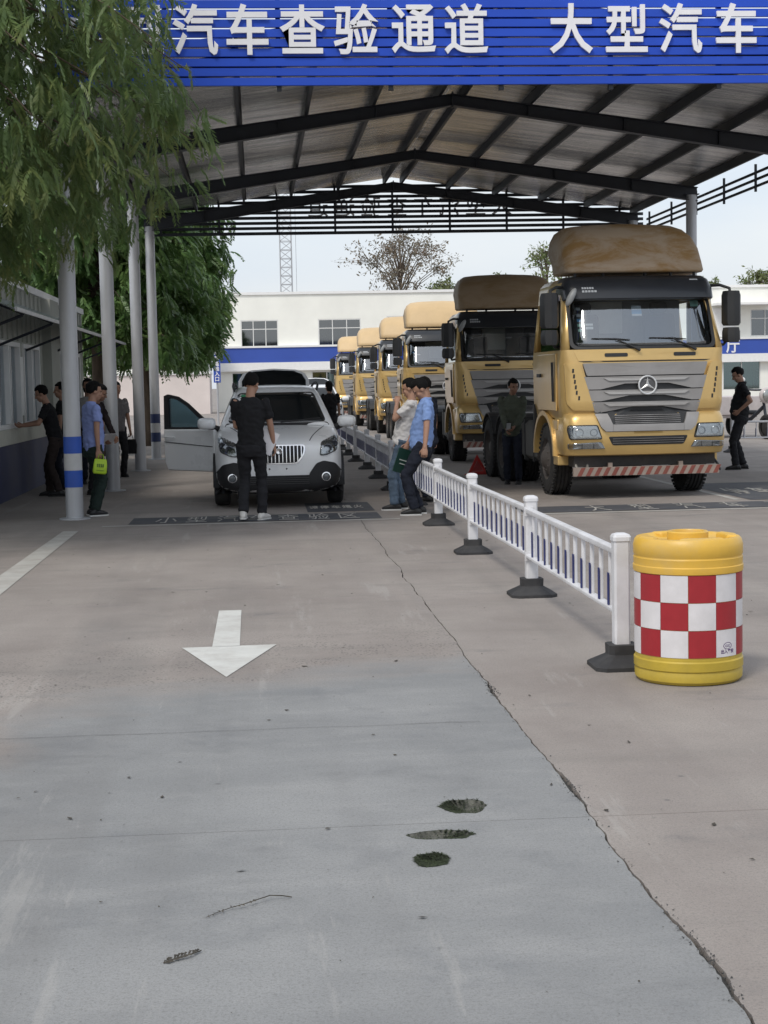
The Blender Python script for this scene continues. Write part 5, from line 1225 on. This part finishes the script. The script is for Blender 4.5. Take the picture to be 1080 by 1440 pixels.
def person(label,loc,rz,h=1.75,lean=0,tw=0,feet=((-.11,0,0),(.11,0,0)),hands=None,poles=None,head=(0,0),top=black_t,bot=black_p,shoe=shoe_b,sole=sole_b,sleeve=.62,sk=skin,belly=.0,collar=False,hairlen=0,knees=None,toes=(0,0),fist=.6,belt=False,jacket=False,hip_off=(0,0),hipz=0,seed=0,hide_legs=False):
    """local frame: +Y is forward, x is to the figure's right"""
    P=bpy.data.objects.new('tmp',None)
    k=h/1.75; V=Vector
    hip=V((hip_off[0],hip_off[1],(.935+hipz)))
    up=V((math.sin(tw),math.sin(lean)*math.cos(tw),math.cos(lean))).normalized(); fw=V((0,math.cos(lean),-math.sin(lean))); sd=up.cross(fw)*-1; sd=fw.cross(up).normalized()
    ch=hip+up*.40; nk=hip+up*.545; shz=hip+up*.50
    SH=[shz+sd*(-.185),shz+sd*.185]; HP=[hip+V((-.09,0,-.02)),hip+V((.09,0,-.02))]
    hd_yaw,hd_pitch=head; hf=Matrix.Rotation(hd_yaw,3,'Z')@Matrix.Rotation(-hd_pitch,3,'X'); base=fw.copy(); base.z*=.4; base.normalize()
    q=base.to_track_quat('Y','Z').to_matrix()@hf; HC=nk+up*.085+ (q@V((0,.035,.095)))
    def H(p): return HC+q@V(p)
    body=MB()
    body.ell(H((0,-.012,.028)),(.077,.098,.092),18,12,rot=q); body.ell(H((0,.030,-.045)),(.060,.062,.078),16,10,rot=q); body.ell(H((0,.055,-.092)),(.034,.030,.026),12,8,rot=q)
    body.caps(H((0,.088,.012)),H((0,.108,-.028)),.010,.015,8); body.ell(H((0,.078,-.068)),(.028,.02,.012),10,6,rot=q)
    for s in (-1,1): body.ell(H((s*.078,-.008,-.008)),(.012,.026,.034),8,6,rot=q); body.ell(H((s*.04,.062,-.03)),(.024,.022,.022),8,6,rot=q); body.ell(H((s*.033,.082,.028)),(.026,.012,.008),8,5,rot=q)
    body.caps(nk-up*.05,H((0,-.012,-.06)),.062,.052,14); body.caps(hip,ch-up*.06,.08,.075,14); body.caps(SH[0]*.8+SH[1]*.2-up*.02,SH[1]*.8+SH[0]*.2-up*.02,.035,.035,12); body.caps(hip+up*.2,nk-up*.06,.05,.05,10)
    EL=[];WR=[]
    hands=hands or ((-.26,.02,.78),(.26,.02,.78)); poles=poles or ((-.4,-1,0),(.4,-1,0))
    for i in (0,1):
        e,w_=ik(SH[i],hands[i],.295,.26,poles[i]); EL.append(e); WR.append(w_)
        body.caps(SH[i],e,.046,.039,12); body.caps(e,w_.lerp(e,.0),.040,.026,12)
    shirt=MB(); secs=[]
    prof=[(-.08,.172,.118),(-.03,.170,.120+belly*.6),(.06,.158,.118+belly),(.16,.158,.118+belly*.8),(.27,.172,.122+belly*.3),(.36,.184,.12),(.44,.188,.108),(.50,.165,.088),(.535,.10,.07),(.555,.066,.060)]
    if jacket: prof[0]=(-.12,.178,.125)
    for d,rx,ry in prof: secs.append((hip+up*d+fw*(.012+belly*.35 if d<.3 else .008),rx,ry,fw,sd))
    loft_body(shirt,None,secs)
    for i in (0,1):
        if sleeve>1: shirt.caps(SH[i]+up*-.005,EL[i],.066,.056,14); shirt.caps(EL[i],WR[i].lerp(EL[i],.05),.055,.043,14)
        else: shirt.ell(SH[i]-up*.002,(.058,.058,.054),12,8); shirt.tube([SH[i]-(EL[i]-SH[i])*.1,SH[i],SH[i].lerp(EL[i],sleeve*.6),SH[i].lerp(EL[i],sleeve)],[.045,.060,.060,.062],16)
    if collar: 
        shirt.lathe([(.066,-.01),(.070,.035),(.062,.04)],16,mat=Matrix.Translation(nk)@up.to_track_quat('Z','Y').to_matrix().to_4x4())
    leg=MB(); ft=[]
    secs=[(hip+up*-.02,.165,.115,fw,sd),(hip+V((0,0,-.02)),.168,.118,V((0,1,0)),V((1,0,0))),(hip+V((0,-.005,-.10)),.165,.115,V((0,1,0)),V((1,0,0))),(hip+V((0,0,-.16)),.13,.095,V((0,1,0)),V((1,0,0)))]
    loft_body(leg,None,secs)
    shoes=[]
    for i in (0,1):
        an=V(feet[i])+V((0,0,.085)); kp=(knees[i] if knees else (0,1,0)); kn,an=ik(HP[i],an,.435,.425,kp)
        leg.tube([HP[i]+V((0,0,.02)),HP[i].lerp(kn,.5),kn,kn.lerp(an,.5),an+V((0,0,-.005))],[.098,.084,.068,.066,.062],14)
        body.caps(HP[i],kn,.07,.05,10); body.caps(kn,an,.048,.036,10)
        a=toes[i]; d=V((math.sin(a),math.cos(a),0)); an0=V((an.x,an.y,an.z-.085)); sh=MB()
        sh.caps(an0+V((0,0,.085)),an0+d*-.02+V((0,0,.05)),.045,.045,10); n=14; rg=[]
        for t_,w_,hh in ((-.085,.020,.045),(-.07,.034,.07),(-.02,.040,.085),(.05,.043,.075),(.11,.047,.055),(.15,.040,.042),(.175,.018,.03)):
            c=an0+d*t_; sdv=V((d.y,-d.x,0)); rg.append([c+sdv*(w_*math.cos(b_))+V((0,0,.012+hh*.5*(1+math.copysign(abs(math.sin(b_))**.7,math.sin(b_))))) for b_ in [2*PI*q_/n for q_ in range(n)]])
        sh.loft(rg); so=MB(); ol=[]
        for t_,w_ in ((-.09,.022),(-.075,.037),(-.02,.041),(.05,.045),(.11,.050),(.15,.043),(.18,.02)): c=an0+d*t_; sdv=V((d.y,-d.x,0)); ol.append((c+sdv*w_,c-sdv*w_))
        pl=[p[0] for p in ol]+[p[1] for p in reversed(ol)]; m_=len(pl); so.add([(p.x,p.y,an0.z) for p in pl]+[(p.x,p.y,an0.z+.017) for p in pl],[tuple(range(m_)),tuple(range(2*m_-1,m_-1,-1))]+[(j,m_+j,m_+(j+1)%m_,(j+1)%m_) for j in range(m_)])
        shoes.append((sh,so))
    o=remesh(body,'person',sk,None,.0085,3); me=o.data; me.materials.append(eye_m); me.materials.append(lip); me.materials.append(hairm)
    # unjoined detail stays in the same mesh: eyes, lips, brows, fingers
    det=MB()
    for s in (-1,1): det.ell(H((s*.033,.079,.012)),(.012,.008,.006),8,6,mi=1,rot=q); det.ell(H((s*.034,.088,.034)),(.019,.006,.004),8,4,mi=3,rot=q)
    det.ell(H((0,.097,-.066)),(.022,.006,.006),8,5,mi=2,rot=q)
    for i in (0,1):
        s=-1 if i==0 else 1; w_=WR[i]; d=(w_-EL[i]).normalized(); side=d.cross(V((0,0,1)) if abs(d.z)<.8 else V((1,0,0))*1.0); side=V((0,1,0))-d*d.y
        if side.length<.2: side=V((1,0,0))-d*d.x
        side.normalize(); nrm=d.cross(side).normalized()*(1 if i==0 else -1)
        if nrm.dot(V((-s,0,0)))<0: nrm=-nrm
        pm=w_+d*.055; rg=[]
        for t_,a_,b_ in ((-.03,.026,.022),(.0,.028,.020),(.03,.038,.018),(.06,.042,.017),(.088,.040,.013),(.095,.03,.008)):
            c=w_+d*t_; rg.append([c+side*(a_*math.cos(x))+nrm*(b_*math.sin(x)) for x in [2*PI*z/12 for z in range(12)]])
        det.loft(rg)
        for fi,(off,ln) in enumerate(((.032,.068),(.011,.078),(-.011,.073),(-.031,.058))):
            p0=w_+d*.080+side*off; c=fist; p1=p0+(d*math.cos(c*.7)+nrm*math.sin(c*.7))*ln*.45; p2=p1+(d*math.cos(c*1.6)+nrm*math.sin(c*1.6))*ln*.32; p3=p2+(d*math.cos(c*2.3)+nrm*math.sin(c*2.3))*ln*.26
            det.tube([p0-d*.02,p0,p1,p2,p3],[.0095,.0095,.0088,.008,.0055],8)
        p0=w_+d*.025+side*.026; p1=p0+(d*.7+side*.6+nrm*.35).normalized()*.04; p2=p1+(d*.9+side*.2+nrm*.5).normalized()*.032
        det.tube([p0-side*.01,p0,p1,p2],[.013,.0125,.0105,.007],8)
    import bmesh
    bm=bmesh.new(); bm.from_mesh(me); tmp=bpy.data.meshes.new('t'); tmp.from_pydata(det.v,[],det.f); tmp.polygons.foreach_set('material_index',det.m); tmp.shade_smooth(); bm.from_mesh(tmp); bm.to_mesh(me); bm.free(); bpy.data.meshes.remove(tmp)
    hr=MB(); N_=22
    hr.ell((0,0,0),(1,1,1),26,18); vv=[]
    for p in hr.v:
        p=V(p); low=-.15-.75*hairlen
        hl=.35*max(0,p.y)+.1   # hairline rises towards the face
        g=1.0
        x,y,z=p.x*.089,p.y*.110-.016,p.z*.108+.036
        cut=(p.y>.35 and p.z<.42) or (p.z<-.35-hairlen*.6 and p.y>-.2) or (p.z<-.72 and hairlen==0)
        if cut: x*=.78; y=y*.78-.006; z=z*.8 if z<.03 else z*.9
        nz_=noise.noise(V((p.x*3.2+seed,p.y*3.2,p.z*3.2)))*.010+noise.noise(V((p.x*9+seed,p.y*9,p.z*9)))*.005
        if hairlen and p.z<-.1 and p.y<.3: z-=hairlen*.1*(-.1-p.z); 
        vv.append(tuple(H((x*(1+nz_*6),y*(1+nz_*6),z+nz_))))
    hr.v=vv; ho=hr.build('hair',hairm,o,smooth=2)
    so=remesh(shirt,'jacket' if jacket else 'shirt',top,o,.012,4,.022,seed); lo=remesh(leg,'trousers',bot,o,.012,4,.020,seed+5)
    for sh,sl_ in shoes:
        a=remesh(sh,'shoe',shoe,o,.009,2); sl_.build('sole',sole,a)
    if belt:
        b_=MB(); rg=[]
        for d_,k_ in ((-.045,1.0),(-.04,1.03),(-.012,1.03),(-.008,1.0)): rg.append([hip+up*d_+sd*(.176*k_*math.cos(a))+fw*(.128*k_*math.sin(a)+.01) for a in [2*PI*z/24 for z in range(24)]])
        b_.loft(rg,cap=False); b_.build('belt',shoe_b,o,smooth=True)
    o.location=loc; o.rotation_euler=(0,0,rz); o.scale=(k,k,k); bpy.data.objects.remove(P)
    tag(o,label,'person'); o.name='person'
    bpy.context.view_layer.update()
    o['_w']=[list(o.matrix_world@V(w_)) for w_ in WR]
    return o
def holdpt(o,i,d=(0,0,0)): return tuple(a+b for a,b in zip(o['_w'][i],d))
# rz: 0 looks along +Y (away from camera), +90deg looks to -X (left), -90 to +X (right), 180 faces the camera
pA=person('person in black tee and trousers walking away towards the white car, paper in hand',(-.09,19.72,0),R(-8),h=1.78,lean=.04,feet=((-.10,-.10,.03),(.11,.08,0)),hands=((-.08,.30,1.06),(.27,.15,.86)),poles=((-.5,-1,0),(.7,-1,0)),head=(-.35,.25),shoe=shoe_w,sole=sole_w,seed=1,sleeve=.72,toes=(-.1,.35))
papm=M('paper_white',(.74,.72,.74),.7,var=.03)
w_=holdpt(pA,1); t=MB(); t.box((-.085,-.03,.03),(.21,.004,.29),ry=.45); o=t.build('paper_sheet',papm,loc=(w_[0],w_[1]+.0,w_[2]+.02)); tag(o,'white sheet of paper in the hand of the person before the car','paper')

pO=person('officer in light blue shirt leaning back on the railing with head bowed',(1.98,20.0,0),R(86),h=1.76,lean=-.11,hip_off=(0,-.08),hipz=-.05,feet=((-.13,.04,0),(.10,-.03,0)),hands=((-.33,-.09,.79),(.16,.14,.80)),poles=((-.6,-.6,0),(.5,-1,0)),head=(.1,.75),top=blue_s,bot=navy_c,sole=sole_w,belly=.035,collar=True,belt=True,seed=2,sleeve=.74,fist=.9)
w_=holdpt(pO,1); fold=M('folder_green',(.012,.045,.035),.4,var=.1); t=MB(); t.box((0,0,0),(.23,.02,.31),rx=.1,rz=.35,ry=.3); o=t.build('folder',fold,loc=(w_[0]-.06,w_[1]-.05,w_[2]-.22)); tag(o,'dark green folder with pale lines held low by the officer','folder')
t=MB()
for k in range(3): t.box((0,-.0125,.06-k*.05),(.13,.003,.014),rx=.1,rz=.35,ry=.3)
t.build('printed_line',M('print_pale',(.45,.50,.47),.6),o,bevel=0)
pC=person('person in white tee and blue jeans standing behind the officer at the railing',(1.87,20.85,0),R(82),h=1.70,lean=-.24,hip_off=(0,-.03),feet=((-.12,.10,0),(.10,.02,0)),hands=((-.03,.05,1.44),(.24,.05,.86)),poles=((-.7,.1,-1),(.5,-1,0)),head=(-.2,.4),top=white_s,bot=jeans,sole=sole_w,seed=3,sleeve=.75,belly=.02)
pT=person('person with black hair standing beyond the railing behind the officer, mostly hidden',(2.36,22.1,0),R(60),h=1.70,feet=((-.1,0,0),(.1,.04,0)),top=navy_c,bot=navy_c,seed=4,head=(0,.3))
pR=person('person in black shirt with hand on hip standing right of the front truck',(8.57,27.9,0),R(78),h=1.80,lean=-.03,feet=((-.11,.10,0),(.11,-.05,0)),hands=((-.215,.05,1.02),(.2,.06,1.02)),poles=((-.55,-1,.1),(.55,-1,.1)),head=(.12,.5),belly=.05,seed=5,sleeve=.7,collar=True)
pM=person('person in dark green work jacket standing by the front truck rear wheels',(4.07,25.42,0),R(165),h=1.66,lean=.02,feet=((-.10,.02,0),(.10,-.05,0)),hands=((-.06,.24,.98),(.08,.25,.95)),poles=((-.8,-1,0),(.8,-1,0)),head=(.5,.3),top=green_g,bot=navy_c,sleeve=1.2,jacket=True,sk=skin2,seed=6,collar=True)
w_=holdpt(pM,1); t=MB(); t.box((0,0,0),(.075,.012,.15),rx=.5); o=t.build('phone',M('phone_dark',(.02,.02,.022),.2),loc=(w_[0]+.02,w_[1]-.10,w_[2]+.03)); tag(o,'dark phone in the hands of the person by the truck wheels','phone')
t=MB(); t.box((0,-.007,0),(.068,.002,.135),rx=.5); t.build('phone_screen',M('screen_pale',(.35,.38,.40),.15),o)
pK=person('person in black tee leaning on the service window sill left of the first column',(-3.22,25.3,0),R(90),h=1.72,lean=.22,hip_off=(0,-.08),feet=((-.11,-.12,0),(.10,.05,0)),hands=((-.20,.40,1.13),(.16,.44,1.14)),poles=((-.5,-.3,-1),(.5,-.3,-1)),head=(0,.3),bot=cloth('cloth_brown_black',(.035,.026,.024)),seed=7,sleeve=.72)
pL=person('person in black standing behind the one leaning at the service window',(-3.2,26.9,0),R(80),h=1.74,feet=((-.11,0,0),(.11,.1,0)),head=(.2,.1),seed=8,bot=navy_c)
pB=person('person in pale blue shirt with a lime bag just right of the banded column',(-2.16,21.15,0),R(-62),h=1.72,feet=((-.10,.02,0),(.10,-.03,0)),hands=((-.24,.10,.84),(.20,.0,.86)),head=(-.1,.2),top=lil,bot=cloth('cloth_dark_green',(.018,.030,.026)),sole=sole_w,seed=9,collar=True,belly=.02,poles=((-.5,-1,0),(.5,-1,0)))
lime=M('bag_lime',(.42,.62,.03),.5,var=.08,bump=.2,bscale=25); w_=holdpt(pB,1)
t=MB(); t.loft([[(x*a,y*b_,z) for x,y in ((-1,-1),(1,-1),(1,1),(-1,1))] for z,a,b_ in ((-.13,.10,.03),(-.10,.115,.045),(.02,.11,.04),(.10,.10,.015))]); o=t.build('shopping_bag',lime,bevel=.015,smooth=True); o.location=(w_[0]+.02,w_[1]-.03,w_[2]-.20); o.rotation_euler=(0,.12,.2); o.scale=(.78,.78,.85); tag(o,'lime green bag hanging from the hand of the pale blue shirt person','bag')
t=MB(); t.tube([(-.05,0,.09),(-.03,0,.17),(.03,0,.17),(.05,0,.09)],.006,5); t.build('bag_handle',lime,o)
t=MB()
for k in range(4): t.box((-.045+k*.03,-.047,-.0),(.02,.003,.05)); 
t.box((0,-.05,-.075),(.12,.003,.008)); t.build('printed_mark',M('bag_print',(.10,.20,.03),.6),o)
pD=person('person in black bending forward between the first two columns with papers',(-2.62,25.5,0),R(-115),h=1.73,lean=.3,hip_off=(0,-.06),feet=((-.12,-.05,0),(.12,.06,0)),hands=((-.14,.34,.92),(.12,.33,.88)),head=(.2,.3),top=cloth('cloth_maroon_black',(.022,.016,.018)),seed=10,sleeve=1.1,sk=skin2)
w_=holdpt(pD,1); t=MB(); t.box((0,0,0),(.2,.004,.28),rx=.9,rz=.4); o=t.build('paper_sheet',papm,loc=(w_[0]+.06,w_[1]-.04,w_[2]-.03)); tag(o,'papers held by the bending person between the columns','paper')
pW=person('person with long black hair facing this way by the hall past the first column',(-2.95,28.4,0),R(190),h=1.80,top=cloth('cloth_pale',(.30,.29,.28)),bot=navy_c,hairlen=1,seed=11,head=(.1,0))
stripe=M('cloth_striped',(.05,.05,.055),.85); n_=stripe.node_tree; wv=n_.nodes.new('ShaderNodeTexWave'); wv.bands_direction='Z'; wv.inputs['Scale'].default_value=16; tc=n_.nodes.new('ShaderNodeTexCoord'); n_.links.new(tc.outputs['Object'],wv.inputs[0]); cr=n_.nodes.new('ShaderNodeValToRGB'); cr.color_ramp.interpolation='CONSTANT'; cr.color_ramp.elements[0].color=(.025,.025,.03,1); cr.color_ramp.elements[1].color=(.30,.28,.28,1); cr.color_ramp.elements[1].position=.62; n_.links.new(wv.outputs[0],cr.inputs[0]); n_.links.new(cr.outputs[0],n_.nodes['Principled BSDF'].inputs['Base Color'])
pS=person('person in striped dark top half hidden behind the second column',(-2.63,30.3,0),R(-150),h=1.74,feet=((-.11,0,0),(.11,.12,0)),hands=((-.26,.05,.80),(.24,.18,.98)),top=stripe,bot=black_p,seed=12,sleeve=.8)
w_=holdpt(pS,0); t=MB(); t.loft([[(x*a,y*b_,z) for x,y in ((-1,-1),(1,-1),(1,1),(-1,1))] for z,a,b_ in ((-.17,.11,.05),(0,.12,.06),(.10,.10,.04))]); t.tube([(-.06,0,.08),(-.03,0,.2),(.03,0,.2),(.06,0,.08)],.007,5); o=t.build('hand_bag',black_t,bevel=.02,smooth=True); o.location=(w_[0],w_[1],w_[2]-.28); tag(o,'black bag hanging from the hand of the striped top person','bag')
pF=person('person with long dark hair in black seen past the white car mirror',(1.73,38,0),R(20),h=1.70,hairlen=1,seed=13,head=(.2,.2),feet=((-.1,0,0),(.1,.05,0)))
for p_ in bpy.data.objects:
    if '_w' in p_: del p_['_w']
# ------------------------------------------------------------------ parked tricycle at the right edge
tri=thing('cargo_tricycle','pale cargo tricycle with round headlamp at the right edge past the railing','tricycle',(13.0,42.1,0),R(15)); tri.scale=(1.12,1.12,1.12)
pale=M('tricycle_pale',(.55,.50,.49),.5,var=.08,dirt=.3,dirtcol=(.35,.31,.28))
t=MB(); t.b2((-.6,.2,.55),(.6,1.9,1.0)); t.b2((-.55,.25,.48),(.55,1.85,.55)); t.build('cargo_bed',pale,tri,bevel=.02)
t=MB(); t.box((0,-.1,.62),(.34,.6,.10)); t.build('seat',blk,tri,bevel=.04)
t=MB(); t.tube([(0,-1.0,.34),(0,-.88,.8),(0,-.82,1.12)],.035,8); t.tube([(-.42,-.62,1.17),(-.2,-.8,1.15),(.2,-.8,1.15),(.42,-.62,1.17)],.022,8); t.tube([(0,-.85,.75),(0,-.3,.45),(0,.3,.5)],.045,8); t.build('steering_frame',steel,tri,smooth=True)
t=MB(); t.ell((0,-.98,1.02),(.19,.10,.19),16,10); hl=t.build('headlamp',pale,tri,smooth=2)
t=MB(); t.ell((0,-1.05,1.02),(.15,.04,.15),14,8); t.build('lens',refl,hl,smooth=2)
for s in (-1,1):
    t=MB(); t.tube([(s*.38,-.66,1.17),(s*.46,-.68,1.34)],.01,5); t.ell((s*.47,-.68,1.40),(.09,.025,.06),12,8); t.build('mirror',white_tr,tri,smooth=2)
for x,y in ((0,-1.0),(-.52,1.3),(.52,1.3)):
    t=MB(); t.lathe([(.2,-.05),(.27,-.055),(.29,-.03),(.29,.03),(.27,.055),(.2,.05)],26,axis='X',close=False); t.lathe([(.2,-.02),(.2,.02),(.05,.05),(0,.05)],20,axis='X',close=False); t.lathe([(.2,-.02),(.05,-.05),(0,-.05)],20,axis='X',close=False); o=t.build('wheel',tyre_m,tri,smooth=True); o.location=(x,y,.29)
